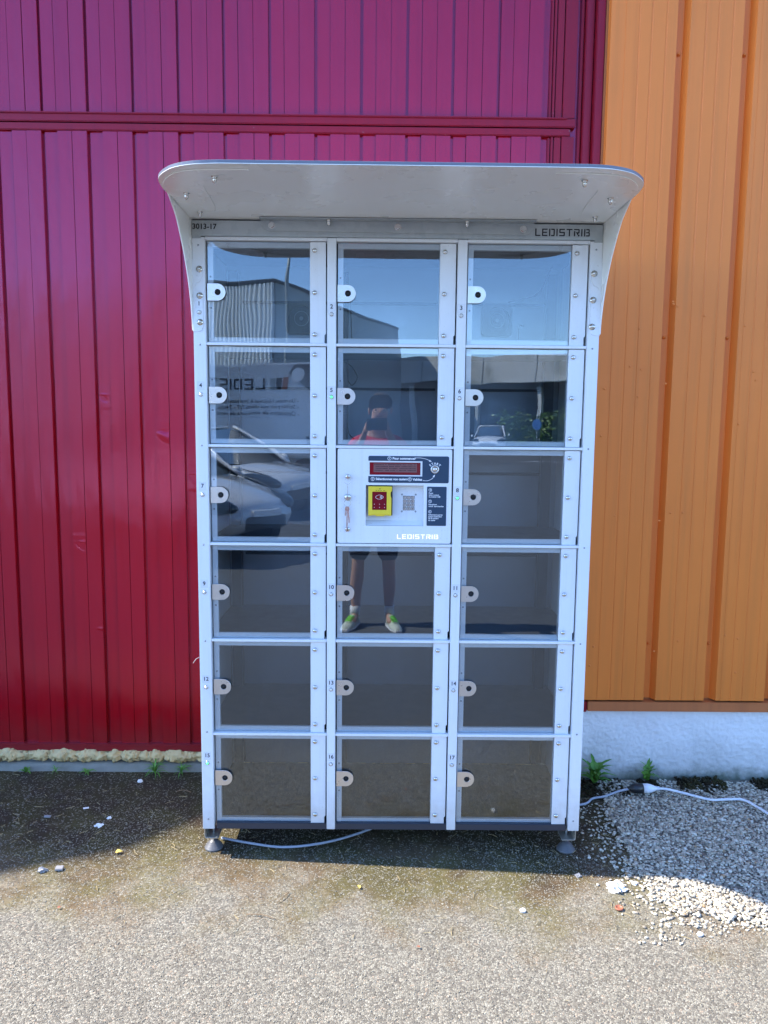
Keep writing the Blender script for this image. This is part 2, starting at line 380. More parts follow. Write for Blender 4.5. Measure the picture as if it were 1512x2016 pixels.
def plate(name, loops, y0, y1, mat, parent=None, bev=0.0, plane='XZ', smooth=False):
    """flat plate with holes; loops[0] outline, the rest holes, in (x,z); thickness y0..y1"""
    bm = bmesh.new(); edges = []
    for lp in loops:
        vs = [bm.verts.new((p[0], y0, p[1]) if plane == 'XZ' else ((p[0], p[1], y0) if plane == 'XY' else (y0, p[0], p[1]))) for p in lp]
        for k in range(len(vs)): edges.append(bm.edges.new((vs[k], vs[(k + 1) % len(vs)])))
    bmesh.ops.triangle_fill(bm, use_beauty=True, use_dissolve=False, edges=edges)
    g = bmesh.ops.extrude_face_region(bm, geom=bm.faces[:])
    nv = [e for e in g['geom'] if isinstance(e, bmesh.types.BMVert)]
    d = {'XZ': (0, y1 - y0, 0), 'XY': (0, 0, y1 - y0), 'YZ': (y1 - y0, 0, 0)}[plane]
    bmesh.ops.translate(bm, verts=nv, vec=d)
    if bev:
        bmesh.ops.recalc_face_normals(bm, faces=bm.faces)
        sharp = [e for e in bm.edges if len(e.link_faces) == 2 and abs(e.calc_face_angle(0)) > 1.2]
        bmesh.ops.bevel(bm, geom=sharp, offset=bev, segments=1, affect='EDGES', clamp_overlap=True)
    return link(name, done(bm, name), mat, parent)
def rrect(x0, x1, z0, z1, r, n=5):
    out = []
    for (cx, cz, a0) in ((x1 - r, z1 - r, 0), (x0 + r, z1 - r, 90), (x0 + r, z0 + r, 180), (x1 - r, z0 + r, 270)):
        for k in range(n + 1):
            a = R(a0 + 90 * k / n); out.append((cx + r * math.cos(a), cz + r * math.sin(a)))
    return out
def circ(cx, cz, r, n=20): return [(cx + r * math.cos(2 * math.pi * k / n), cz + r * math.sin(2 * math.pi * k / n)) for k in range(n)]
def tube(name, pts, r, mat, parent=None, n=10, sub=8):
    """smooth tube through points (Catmull-Rom)"""
    P = [Vector(p) for p in pts]; Q = []
    E = [P[0] * 2 - P[1]] + P + [P[-1] * 2 - P[-2]]
    for i in range(1, len(E) - 2):
        for k in range(sub):
            t = k / sub; a, b, c, d = E[i - 1], E[i], E[i + 1], E[i + 2]
            Q.append(.5 * ((2 * b) + (c - a) * t + (2 * a - 5 * b + 4 * c - d) * t * t + (3 * b - a - 3 * c + d) * t ** 3))
    Q.append(P[-1]); bm = bmesh.new(); rings = []
    for i, p in enumerate(Q):
        tdir = (Q[min(i + 1, len(Q) - 1)] - Q[max(i - 1, 0)]).normalized()
        up = Vector((0, 0, 1)) if abs(tdir.z) < .9 else Vector((1, 0, 0))
        s = tdir.cross(up).normalized(); u = s.cross(tdir)
        rr = r(i / (len(Q) - 1)) if callable(r) else r
        rings.append([bm.verts.new(p + (s * math.cos(2 * math.pi * k / n) + u * math.sin(2 * math.pi * k / n)) * rr) for k in range(n)])
    for a, b in zip(rings, rings[1:]):
        for k in range(n): bm.faces.new((a[k], a[(k + 1) % n], b[(k + 1) % n], b[k]))
    bm.faces.new(rings[0]); bm.faces.new(rings[-1])
    return link(name, done(bm, name, True), mat, parent)
def text(name, s, size, loc, mat, parent=None, bold=0.0, rot=(R(90), 0, 0), align='CENTER', wx=1.0):
    cu = bpy.data.curves.new(name, 'FONT'); cu.body = s; cu.size = size; cu.align_x = align; cu.align_y = 'CENTER'; cu.offset = bold * size
    cu.fill_mode = 'FRONT'; cu.resolution_u = 3
    tmp = bpy.data.objects.new('tmp', cu); me = bpy.data.meshes.new_from_object(tmp); bpy.data.objects.remove(tmp)
    for v in me.vertices: v.co.x *= wx
    me.name = name; me.materials.clear()
    o = link(name, me, mat, parent, loc); o.rotation_euler = rot
    return o
LET = {  # stencil capitals as rectangles on a .74 x 1 cell
 'L': [(0, 0, .16, 1), (0, 0, .66, .16)],
 'E': [(0, 0, .16, 1), (0, 0, .68, .16), (0, .84, .68, 1), (.0, .42, .62, .58)],
 'D': [(0, 0, .16, 1), (.26, .84, .68, 1), (.26, 0, .68, .16), (.56, .08, .72, .92)],
 'I': [(0, 0, .16, 1)],
 'S': [(.04, .84, .70, 1), (0, .46, .16, .94), (.04, .42, .68, .58), (.55, .06, .71, .54), (0, 0, .66, .16)],
 'T': [(0, .84, .74, 1), (.29, 0, .45, .84)],
 'R': [(0, .84, .66, 1), (0, 0, .16, .70), (.55, .46, .71, .95), (.26, .40, .66, .56), (.38, .2, .55, .4), (.5, 0, .7, .22)],
 'B': [(0, 0, .16, 1), (.26, .84, .66, 1), (.26, .42, .66, .58), (.26, 0, .66, .16), (.55, .52, .70, .94), (.57, .06, .73, .48)],
}
def wordmark(name, word, x0, z0, w, h, y, mat, parent, flip=False, grow=0.0):
    wid = {c: max(r[2] for r in LET[c]) for c in LET}; gap = .2
    tot = sum(wid[c] for c in word) + gap * (len(word) - 1); sx = w / tot
    bm = bmesh.new(); cx = 0
    for c in word:
        rs = [(a_ - grow, b_ - grow * .8, c_ + grow, d_ + grow * .8) for a_, b_, c_, d_ in LET[c]]; xs = sorted({v for r in rs for v in (r[0], r[2])}); zs = sorted({v for r in rs for v in (r[1], r[3])})
        for a, b in zip(xs, xs[1:]):
            for p, q in zip(zs, zs[1:]):
                mx, mz = (a + b) / 2, (p + q) / 2
                if any(r[0] < mx < r[2] and r[1] < mz < r[3] for r in rs):
                    f = (lambda X: x0 - (cx + X) * sx) if flip else (lambda X: x0 + (cx + X) * sx)
                    bm.faces.new([bm.verts.new(v) for v in ((f(a), y, z0 + p * h), (f(b), y, z0 + p * h), (f(b), y, z0 + q * h), (f(a), y, z0 + q * h))])
        cx += wid[c] + gap
    return link(name, done(bm, name), mat, parent)

# ------------------------------------------------------------------ ground
def ground():
    bm = bmesh.new()
    xs = [-300, -60, -12, 12, 60, 300]; ys = [-300, -60, -12, 3, 60, 300]
    v = [[bm.verts.new((x, y, 0)) for x in xs] for y in ys]
    for j in range(5):
        for i in range(5): bm.faces.new((v[j][i], v[j][i + 1], v[j + 1][i + 1], v[j + 1][i]))
    tag(link('ground', done(bm, 'ground'), M['asphalt']), kind='structure')
    bm = bmesh.new()
    vs = [bm.verts.new(p) for p in ((-80, -16.5, .004), (80, -16.5, .004), (80, -9.5, .004), (-80, -9.5, .004))]; bm.faces.new(vs)
    bm.free()
ground()

def ico(sub=1):
    bm = bmesh.new(); bmesh.ops.create_icosphere(bm, subdivisions=sub, radius=1); bm.verts.ensure_lookup_table()
    V = np.array([v.co[:] for v in bm.verts]); F = np.array([[v.index for v in f.verts] for f in bm.faces]); bm.free()
    return V, F
def scatter(name, P, S, mat, sub=1, flat=.6, lump=.22, kind='stuff', parent=None, smooth=True):
    """P (n,3) centres, S (n,) radii -> one mesh of irregular stones"""
    V, F = ico(sub); n = len(P); nv = len(V)
    ax = rng.normal(size=(n, 3)); ax /= np.linalg.norm(ax, axis=1)[:, None]; an = rng.uniform(0, 6.28, n)
    K = np.zeros((n, 3, 3)); K[:, 0, 1] = -ax[:, 2]; K[:, 0, 2] = ax[:, 1]; K[:, 1, 0] = ax[:, 2]; K[:, 1, 2] = -ax[:, 0]; K[:, 2, 0] = -ax[:, 1]; K[:, 2, 1] = ax[:, 0]
    Rm = np.eye(3)[None] + np.sin(an)[:, None, None] * K + (1 - np.cos(an))[:, None, None] * (K @ K)
    sc = np.stack([rng.uniform(.8, 1.25, n), rng.uniform(.65, 1.0, n), rng.uniform(.5, .85, n)], 1)
    W = V[None] * (1 + rng.normal(0, lump * .5, (n, nv, 1))) * sc[:, None, :]
    W = np.einsum('nij,nvj->nvi', Rm, W); W[:, :, 2] *= flat
    W = W * S[:, None, None] + P[:, None, :]
    me = bpy.data.meshes.new(name)
    me.vertices.add(n * nv); me.vertices.foreach_set('co', W.reshape(-1).astype(np.float32))
    FF = (F[None] + (np.arange(n) * nv)[:, None, None]).reshape(-1, 3)
    me.loops.add(FF.size); me.loops.foreach_set('vertex_index', FF.reshape(-1).astype(np.int32))
    me.polygons.add(len(FF)); me.polygons.foreach_set('loop_start', (np.arange(len(FF)) * 3).astype(np.int32)); me.polygons.foreach_set('loop_total', np.full(len(FF), 3, np.int32))
    if smooth: me.polygons.foreach_set('use_smooth', np.ones(len(FF), bool))
    a = me.attributes.new('tone', 'FLOAT', 'FACE'); a.data.foreach_set('value', np.repeat(rng.uniform(0, 1, n), len(F)).astype(np.float32))
    me.update(); me.validate()
    o = link(name, me, mat, parent)
    if kind: o['kind'] = kind
    return o

PEB_EDGE = [(.62, .965), (.413, .951), (.177, .93), (-.026, .911), (-.16, .915), (-.32, .955), (-.345, 1.02), (-.35, 1.24), (-.37, 3)]
def peb_left(y):   # left boundary x of the pebble bed at depth y
    if y > -.32:
        for (ya, xa), (yb, xb) in zip(PEB_EDGE, PEB_EDGE[1:]):
            if yb <= y <= ya: return xa + (xb - xa) * (ya - y) / (ya - yb)
    return 1.0
def in_bed(x, y):
    j = .02 * math.sin(x * 23 + y * 31) + .015 * math.sin(x * 61)
    return x > peb_left(y) + .012 * math.sin(y * 37) + .008 * math.sin(y * 90) and y > -.345 + j - .02 * min(1, max(0, x - 1.24))
def make_stones():
    # bed of soil under the pebbles
    bm = bmesh.new(); out = [(.95, .64), (.955, .41), (.935, .177), (.92, -.026), (.925, -.16), (.965, -.28), (1.03, -.30), (1.24, -.31), (2.6, -.32), (2.6, .64)]
    bm.faces.new([bm.verts.new((x, y, .004)) for x, y in out]); tag(link('soil', done(bm, 'soil'), M['gravelbed']), kind='structure')
    P, S = [], []
    for layer, (n, lo, hi, z) in enumerate(((20000, .0040, .0080, .004), (15000, .0042, .0090, .008), (500, .009, .0125, .009))):
        k = 0
        while k < n:
            x, y = random.uniform(.88, 2.5), random.uniform(-.42, .6)
            if not in_bed(x, y): continue
            g = .45 if (y > .44 and random.random() < .65) else 1
            if g < 1 and layer > 0: k += 1; continue
            P.append((x, y, z + random.uniform(-.003, .003))); S.append(random.uniform(lo, hi)); k += 1
    for _ in range(420):   # strays over the edge
        y = random.uniform(-.45, .4); x = peb_left(max(y, -.3)) - abs(random.gauss(0, .06)); P.append((x, y, .003)); S.append(random.uniform(.003, .009))
    for _ in range(700):
        P.append((random.uniform(.95, 2.4), -.33 - abs(random.gauss(0, .035)), .002)); S.append(random.uniform(.003, .008))
    tag(scatter('gravel', np.array(P), np.array(S), M['pebble'], 1, .62, .14), 'bed of pale rounded pebbles beside the white plinth', 'gravel')
    # chips proud of the asphalt
    P, S = [], []
    while len(P) < 60000:
        x, y = random.uniform(-1.9, 1.9), random.uniform(-1.0, .72)
        if in_bed(x, y): continue
        moss = y + .6 * (noise.noise(Vector((x * 2.4, y * 2.4, 3.1)))) 
        if moss > -.15 and random.random() < min(.965, (moss + .15) * 2.6): continue
        P.append((x, y, random.uniform(-.0005, .0012))); S.append(random.choice((random.uniform(.0010, .0020), random.uniform(.0012, .0024), random.uniform(.0014, .0034))))
    tag(scatter('stone_chips', np.array(P), np.array(S), M['chips'], 0, .6, .3, smooth=False) if False else scatter('stone_chips', np.array(P), np.array(S), M['chips'], 1, .55, .3, smooth=False), 'pale stone chips bedded in the worn asphalt', 'stone chips')
make_stones()

def debris():
    bm = bmesh.new()
    for _ in range(520):   # straw and pine-needle litter
        x = random.uniform(-1.7, 1.5); y = random.gauss(.12, .28)
        if y > .66 or y < -.75 or in_bed(x, y): continue
        a = random.uniform(0, math.pi); L = random.uniform(.008, .038); w = random.uniform(.0004, .001); b = a + random.uniform(-.7, .7)
        p0 = Vector((x, y, .004)); p1 = p0 + Vector((math.cos(a), math.sin(a), random.uniform(-.02, .12))) * L * .5; p2 = p1 + Vector((math.cos(b), math.sin(b), random.uniform(-.12, .05))) * L * .5
        for q0, q1 in ((p0, p1), (p1, p2)):
            d = (q1 - q0).normalized(); s = Vector((-d.y, d.x, 0)) * w; u = Vector((0, 0, w * 1.4))
            A = [bm.verts.new(q0 + s), bm.verts.new(q0 - s), bm.verts.new(q0 + u)]; B = [bm.verts.new(q1 + s), bm.verts.new(q1 - s), bm.verts.new(q1 + u)]
            for i in range(3): bm.faces.new((A[i], A[(i + 1) % 3], B[(i + 1) % 3], B[i]))
    tag(link('straw_litter', done(bm, 'straw_litter'), M['straw']), 'scattered straw and dry needles on the mossy asphalt', 'litter', kind='stuff')
debris()

# ------------------------------------------------------------------ crimson wall
XL, XR = -3.4, .682
wallp = tag(empty('crimson_wall', (0, .72, 0)), 'crimson and purple ribbed metal wall behind the left of the locker', 'wall')
wallp_o = wallp
def wp(name, b, mat, bev=.0015, **k):
    b = (b[0], b[1], b[2] - .72, b[3] - .72, b[4], b[5]); o = box(name, b, mat, wallp, bev); return o
wp('backing_sheet', (XL, .90, .7175, .75, .09, 4.3), M['purple'], 0)
wp('upper_cladding', (-9.5, .888, .70, .80, 4.302, 5.3), M['purple'], 0)
wp('side_cladding', (-9.5, XL - .003, .70, .80, .0, 4.3), M['purple'], 0)
PIT_ = .1873
DENTS = [(-1.395, .535, .034, .005), (-1.235, .62, .036, .005), (-.93, 1.50, .030, -.004), (-1.30, 1.02, .022, .003), (-1.19, 1.66, .02, .003), (-.80, 1.32, .024, .003)]
def boards(z0, z1, depthA, depthB):
    meshes = []
    for (xa, xb, y) in ((.0105, .0625, depthA), (.0640, .1240, depthB), (.1255, .1865, depthB)):
        bm = bmesh.new(); add_box(bm, xa, xb, y - .72, .7265 - .72, z0, z1)
        bmesh.ops.bevel(bm, geom=[e for e in bm.edges if abs(e.verts[0].co.z - e.verts[1].co.z) > .1], offset=.0012, segments=2, affect='EDGES')
        bmesh.ops.subdivide_edges(bm, edges=[e for e in bm.edges if abs(e.verts[0].co.z - e.verts[1].co.z) > .1], cuts=14)
        me = done(bm, 'cladding_board'); me.materials.append(M['purple']); meshes.append(me)
    k0 = -1.4035 - 10 * PIT_
    for k in range(0, 60):
        xo = k0 + k * PIT_
        for j, me in enumerate(meshes):
            xe = xo + (.0625, .124, .1865)[j]
            if xo < XL or xe > XR: continue
            o = link('cladding_board', me, None, wallp, (xo, random.uniform(-.0006, .0006), 0)); o.rotation_euler = (0, random.uniform(-.0002, .0002), random.uniform(-.006, .006))
boards(2.8145, 4.3, .7015, .7000)
boards(.1185, 2.7465, .7085, .7000)
def dent_board(x, z, rad, depth, w0, w1, y, z0, z1):
    """a thin skin with a shallow dent, laid 1 mm proud of its board"""
    bm = bmesh.new(); nx, nz = 12, 60; rows = []
    for j in range(nz + 1):
        zz = z - rad * 2.6 + rad * 5.2 * j / nz; row = []
        for i in range(nx + 1):
            xx = w0 + (w1 - w0) * i / nx; q = ((xx - x) / (rad * .9)) ** 2 + ((zz - z + (xx - x) * .6) / (rad * .55)) ** 2
            edge = min(j, nz - j) / nz; f = min(1, edge * 8)
            row.append(bm.verts.new((xx, y - .72 - .0004 * f + depth * math.exp(-q) * f - depth * .5 * math.exp(-((zz - z - rad * .7) / (rad * .25)) ** 2) * f * math.exp(-((xx - x) / rad) ** 2), zz)))
        rows.append(row)
    for a, b in zip(rows, rows[1:]):
        for k in range(nx): bm.faces.new((a[k], b[k], b[k + 1], a[k + 1]))
    link('dented_skin', done(bm, 'dented_skin', True), M['purple'], wallp)
for (x, z, rad, dp) in DENTS:
    k = math.floor((x + 1.4035) / PIT_); xo = -1.4035 + k * PIT_; u = x - xo
    for (xa, xb, y) in ((.0125, .0605, .7078), (.0660, .1220, .6993), (.1275, .1845, .6993)):
        if xa - .003 <= u <= xb + .003: dent_board(x, z, rad, dp, xo + xa, xo + xb, y, 0, 0)
# horizontal trims between the two panels
wp('upper_rail', (XL, .795, .690, .7255, 2.780, 2.814), M['purple_trim'], .003)
wp('rail_ledge', (XL, .76, .6835, .6895, 2.8095, 2.8165), M['purple_trim'], .002)
wp('lower_rail', (XL, .775, .693, .7255, 2.747, 2.7755), M['purple_trim'], .003)
wp('bottom_rail', (XL, .795, .686, .7255, .085, .118), M['purple_trim'], .003)
for (xa, xb, yy) in ((.684, .694, .704), (.6965, .7065, .698), (.710, .738, .700), (.7405, .792, .694)):
    wp('frame_strip', (xa, xb, yy, .7262, 2.8165, 4.3), M['purple_trim'], .002)
    wp('frame_strip', (xa, xb, yy + .003, .7262, .1185, 2.7465), M['purple_trim'], .002)
wp('jamb_strip', (.806, .818, .70, .7262, .09, 4.3), M['purple_trim'], .002)
wp('jamb_strip', (.8205, .853, .674, .7262, .0, 4.3), M['purple_trim'], .003)
wp('jamb_strip', (.8555, .888, .640, .7262, .0, 4.3), M['purple_trim'], .003)

# added unseen slab, its outline shaped to cast the shade on the left ground
aw = tag(empty('unseen_shade_slab', (-6.4, .7, 6.4)), 'added unseen slab casting shade, high above the left end of the crimson wall', 'shade_slab')
def shade_slab():
    sh = [(-.60, .42), (-.711, .36), (-.86, .20), (-1.0, .06), (-1.307, -.07), (-2.6, -.62), (-2.6, 1.2), (-.60, 1.2)]
    dx, dy = 6.4 / math.tan(SUN_EL) * math.cos(SUN_AZ), -6.4 / math.tan(SUN_EL) * math.sin(SUN_AZ)
    plate('shade_sheet', [[(x - dx + 6.4, y - dy - .7) for x, y in sh]], 0, .12, M['purple_trim'], aw, plane='XY')
    for xx in (-.6, .2, 1.0): box('bracket', (xx, xx + .05, .2, .4, -1.1, 0), M['purple_trim'], aw)
shade_slab()

# ------------------------------------------------------------------ orange wall
wallo = tag(empty('orange_wall', (.896, .60, 0)), 'orange profiled metal wall to the right of the locker', 'wall')
def osheet(n_pitch):
    """profile of one pitch: flats with fine pressed lines, one deep valley"""
    p = [(0, 0), (.038, 0), (.040, .0016), (.044, .0016), (.046, 0), (.088, 0), (.090, .0016), (.094, .0016), (.096, 0), (.146, 0), (.148, .0016), (.152, .0016), (.154, 0), (.192, 0), (.200, .034), (.229, .034), (.244, 0), (.2635, 0)]
    return p
def oprof(prof, z0, z1, nz=12):
    bm = bmesh.new(); rows = []
    for j in range(nz + 1):
        z = z0 + (z1 - z0) * j / nz
        rows.append([bm.verts.new((x, y, z)) for x, y in prof])
    for a, b in zip(rows, rows[1:]):
        for k in range(len(prof) - 1): bm.faces.new((a[k], a[k + 1], b[k + 1], b[k]))
    # thickness
    g = bmesh.ops.extrude_face_region(bm, geom=bm.faces[:]); nv = [e for e in g['geom'] if isinstance(e, bmesh.types.BMVert)]
    bmesh.ops.translate(bm, verts=nv, vec=(0, .0012, 0))
    return done(bm, 'profiled_sheet')
me = oprof(osheet(1), .374, 5.3); me.materials.append(M['orange'])
first = oprof([(0, .03), (.0015, 0), (.060, 0), (.0605, -.0015), (.0995, -.0015)], .374, 5.3); first.materials.append(M['orange'])
link('edge_trim', first, None, wallo, (0, 0, 0))
scr = done(lathe([(0, 0), (.0075, 0), (.0075, .002), (.0048, .0025), (.0048, .007), (0, .0085)], 10, '-Y'), 'screw', True); scr.materials.append(M['orange'])
for k in range(0, 16):
    x0 = .0725 + (k - 0) * .2637
    o = link('profiled_sheet', me, None, wallo, (x0, (k % 2) * .0008 + .0, 0))
    for z in (.621, 1.93, 3.04, 4.2): link('screw', scr, None, wallo, (x0 + .214, .033, z))
for _ in range(26):
    x = random.choice((.03, .1, .13, .18, .30, .33, .40, .44, .60, .66)) + random.uniform(-.01, .01)
    o = link('screw', scr, None, wallo, (x, -.0005, random.choice((.5, .63, 1.2, 1.55, 1.72, 1.78, 1.95, 2.05)) + random.uniform(-.04, .04))); o.scale = (.62, .35, .62)
box('flashing', (.022, 4.4, -.004, .05, .324, .366), M['orange_trim'], wallo, .002)
box('corner_piece', (-.03, .0195, .0, .06, .318, .3655), M['purple_trim'], wallo, .003)
box('backing', (-.006, 4.4, .04, .25, .366, 5.3), M['orange_trim'], wallo)
# stucco plinth
def plinth():
    bm = bmesh.new(); nx, nz = 330, 84; x0, x1, z0, z1 = .902, 2.4, -.02, .3235; rows = []
    for j in range(nz + 1):
        row = []
        for i in range(nx + 1):
            x = x0 + (x1 - x0) * i / nx; z = z0 + (z1 - z0) * j / nz
            d = .0022 * noise.noise(Vector((x * 55, z * 55, 0))) + .0018 * noise.noise(Vector((x * 120, z * 120, 7))) + .004 * noise.noise(Vector((x * 9, z * 9, 3)))
            row.append(bm.verts.new((x, .616 + d, z)))
        rows.append(row)
    for a, b in zip(rows, rows[1:]):
        for k in range(nx): bm.faces.new((a[k], a[k + 1], b[k + 1], b[k]))
    me = done(bm, 'stucco_plinth', True)
    o = tag(link('stucco_plinth', me, M['stucco']), 'white rough stucco plinth under the orange wall', 'plinth', kind='structure')
    b2 = box('plinth_core', (.8905, 5.3, .622, .72, -.02, .3225), M['curb'], o)
    b3 = box('plinth_run', (2.401, 5.3, .612, .6215, -.02, .3225), M['stucco'], o)
plinth()

# concrete kerb strip and foam under the crimson wall
def kerb():
    bm = bmesh.new(); nx = 260; x0, x1 = XL, .80; prof = [(.662, -.01), (.668, .022), (.676, .034), (.70, .037), (.76, .037)]; rows = []
    for i in range(nx + 1):
        x = x0 + (x1 - x0) * i / nx
        rows.append([bm.verts.new((x, y + .006 * noise.noise(Vector((x * 6, y * 30, 0))), z + .004 * noise.noise(Vector((x * 12, z * 40, 5))))) for y, z in prof])
    for a, b in zip(rows, rows[1:]):
        for k in range(len(prof) - 1): bm.faces.new((a[k], a[k + 1], b[k + 1], b[k]))
    tag(link('concrete_strip', done(bm, 'concrete_strip', True), M['curb']), 'old grey concrete strip at the foot of the crimson wall', 'concrete strip', kind='structure')
    bm = bmesh.new(); nx, nt = 1500, 26; rows = []
    for i in range(nx + 1):
        x = -2.4 + 3.2 * i / nx
        base = .026 + .006 * noise.noise(Vector((x * 5, 0, 0)))
        cell = abs(math.sin(x * 30 + 3 * noise.noise(Vector((x * 7, 2, 0))))) ** .6
        row = []
        for k in range(nt):
            a = 2 * math.pi * k / nt; wx = x + .012 * noise.noise(Vector((x * 30, a, 4)))
            r = base * (.62 + .46 * cell) + .0075 * abs(noise.noise(Vector((wx * 32, math.cos(a) * 1.6, math.sin(a) * 1.6)))) * 2 - .006 * max(0, noise.noise(Vector((wx * 55, math.cos(a) * 2.6, math.sin(a) * 2.6 + 9))) - .12) * 4 + .002 * noise.noise(Vector((wx * 160, math.cos(a) * 7, math.sin(a) * 7)))
            row.append(bm.verts.new((x + .01 * noise.noise(Vector((x * 22, math.sin(a) * 1.2, 1))), .700 - r * math.cos(a) * 1.35 , .066 + r * math.sin(a) * .98)))
        rows.append(row)
    for a, b in zip(rows, rows[1:]):
        for k in range(nt): bm.faces.new((a[k], a[(k + 1) % nt], b[(k + 1) % nt], b[k]))
    tag(link('foam_seal', done(bm, 'foam_seal', True), M['foam']), 'lumpy yellowish expanding foam sealing the bottom of the crimson wall', 'foam')
kerb()

# dirt heap along the plinth foot
def moss_clumps():
    P, S = [], []
    for _ in range(2600):
        x = random.uniform(1.02, 2.4); y = random.gauss(.555, .03)
        if y > .61 or noise.noise(Vector((x * 6, 0, 2))) < -.12: continue
        P.append((x, y, random.uniform(.0, .028) * max(0, 1 - abs(y - .58) * 7))); S.append(random.uniform(.004, .010))
    for _ in range(500):
        P.append((random.uniform(-.1, .3) + .78, random.uniform(.45, .64), random.uniform(0, .012))); S.append(random.uniform(.004, .009))
    tag(scatter('moss', np.array(P), np.array(S), M['soil'], 1, .9, .5), 'dark moss and soil heaped along the foot of the plinth', 'moss')
moss_clumps()

# ------------------------------------------------------------------ the locker cabinet
LX0, LX1 = -.6225, .730
OPEN = [(-.581, -.1784), (-.1484, .2527), (.2845, .690)]
ROWZ = [2.157, 1.819, 1.480, 1.143, .803, .462, .129]
DEP = .560
L = tag(empty('vending_locker', ((LX0 + LX1) / 2, 0, 0)), 'tall white locker vending machine with seventeen glass doors and a canopy', 'vending machine')
OFF = (LX0 + LX1) / 2
def lb(name, b, mat, parent=None, bev=.0012, seg=2):
    p = parent or L; ox = OFF if p is L else 0
    return box(name, (b[0] - ox, b[1] - ox, *b[2:]), mat, p, bev, seg)
def lp(name, loops, y0, y1, mat, parent=None, bev=0.0, plane='XZ'):
    p = parent or L
    if p is L and plane in ('XZ', 'XY'): loops = [[(a - OFF, b) for a, b in lo] for lo in loops]
    if p is L and plane == 'YZ': y0, y1 = y0 - OFF, y1 - OFF
    return plate(name, loops, y0, y1, mat, p, bev, plane)
lb('corner_post', (LX0, -.581, 0, .034, .107, 2.1625), M['white'], bev=.0016)
lb('corner_post', (.690, LX1, 0, .034, .107, 2.1625), M['white'], bev=.0016)
lb('middle_post', (-.1784, -.1484, 0, .034, .108, 2.1635), M['white'], bev=.0016)
lb('middle_post', (.2527, .2845, 0, .034, .108, 2.1635), M['white'], bev=.0016)
for z in ROWZ[1:6]:
    for (a, b) in OPEN: lb('shelf_lip', (a + .0004, b - .0004, .0015, .040, z - .0045, z + .0045), M['white'], bev=.001)
for (a, b) in OPEN: lb('header_lip', (a + .0004, b - .0004, .0015, .040, 2.154, 2.1645), M['white'], bev=.001)
lb('bottom_rail', (-.5745, .6835, .004, .06, .106, .1285), M['dark_base'], bev=.001)
for s, x in ((-1, LX0), (1, LX1)):
    xa, xb = (x + .0005, x + .003) if s < 0 else (x - .003, x - .0005)
    lb('side_panel', (xa, xb, .0345, DEP, .107, 2.235), M['white'], bev=0)
lb('back_panel', (LX0 + .0035, LX1 - .0035, DEP - .03, DEP - .026, .112, 2.23), M['backsheet'], bev=0)
lb('roof_panel', (LX0 + .0035, LX1 - .0035, .012, DEP - .001, 2.2365, 2.2395), M['white'], bev=0)
lb('header_block', (LX0 + .0003, LX1 - .0003, .0125, .0335, 2.1655, 2.2203), M['dark_base'], bev=0)
lb('floor_panel', (LX0 + .0035, LX1 - .0035, .0605, DEP - .032, .107, .111), M['dark_base'], bev=0)
lb('ceiling_panel', (LX0 + .0035, LX1 - .0035, .045, DEP - .032, 2.178, 2.182), M['inner'], bev=0)
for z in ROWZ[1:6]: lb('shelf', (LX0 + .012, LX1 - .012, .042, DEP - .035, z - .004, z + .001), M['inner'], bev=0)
for i, x in enumerate((-.1634, .2686)):
    for k in range(6):
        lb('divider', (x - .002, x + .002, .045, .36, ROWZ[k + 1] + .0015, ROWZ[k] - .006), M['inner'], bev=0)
for (xa, xb) in ((LX0 + .02, LX0 + .06), (-.19, -.168), (-.155, -.128), (.24, .262), (.275, .30), (LX1 - .075, LX1 - .035)):
    for k in range(6):
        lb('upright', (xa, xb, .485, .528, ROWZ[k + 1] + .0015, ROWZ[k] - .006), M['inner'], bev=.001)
for (a, b) in OPEN:
    for k in range(6): lb('shelf_stiffener', (a + .03, b - .03, .515, .5285, ROWZ[k] - .1245, ROWZ[k] - .1145), M['inner'], bev=.001)
# loose wiring inside
for pts in ([(-.135, .44, 2.14), (-.125, .44, 2.05), (-.118, .43, 2.03), (-.113, .44, 1.9), (-.105, .42, 1.83)],
            [(-.14, .46, 1.80), (-.11, .45, 1.78), (-.09, .44, 1.74), (-.11, .44, 1.71), (-.13, .43, 1.73)],
            [(.63, .30, 2.14), (.60, .38, 2.06), (.55, .46, 2.05), (.50, .47, 2.04)], [(.565, .47, 1.95), (.545, .47, 1.94), (.55, .47, 1.83)],
            [(-.10, .40, 1.50), (-.12, .40, 1.52), (-.13, .45, 1.56)]):
    tube('wire', [(x - OFF, y, z) for x, y, z in pts], .0022, M['rubber'], L, 6, 5)
# black fans on the back panel
def fan(x, z):
    f = lp('cooling_fan', [rrect(x - .06, x + .06, z - .058, z + .062, .012), circ(x, z + .002, .052, 28)], .508, .5285, M['fan'])
    plate('fan_grille', [circ(x - OFF, z + .002, .0515, 28)], .522, .5278, M['fan'], f)
    for rr in (.018, .029, .040, .049):
        plate('grille_ring', [circ(x - OFF, z + .002, rr, 28), circ(x - OFF, z + .002, rr - .0016, 28)], .5065, .5085, M['pole'] if rr == .029 else M['fan'], f)
    plate('fan_hub', [circ(x - OFF, z + .002, .008, 16)], .504, .512, M['pole'], f)
    for k in range(4):
        a = R(45 + 90 * k); c, s = math.cos(a), math.sin(a)
        plate('grille_arm', [[(x - OFF + c * .010 - s * .001, z + .002 + s * .010 + c * .001), (x - OFF + c * .0505 - s * .001, z + .002 + s * .0505 + c * .001), (x - OFF + c * .0505 + s * .001, z + .002 + s * .0505 - c * .001), (x - OFF + c * .010 + s * .001, z + .002 + s * .010 - c * .001)]], .5086, .5098, M['fan'], f)
fan(-.316, 1.972); fan(.465, 1.972)

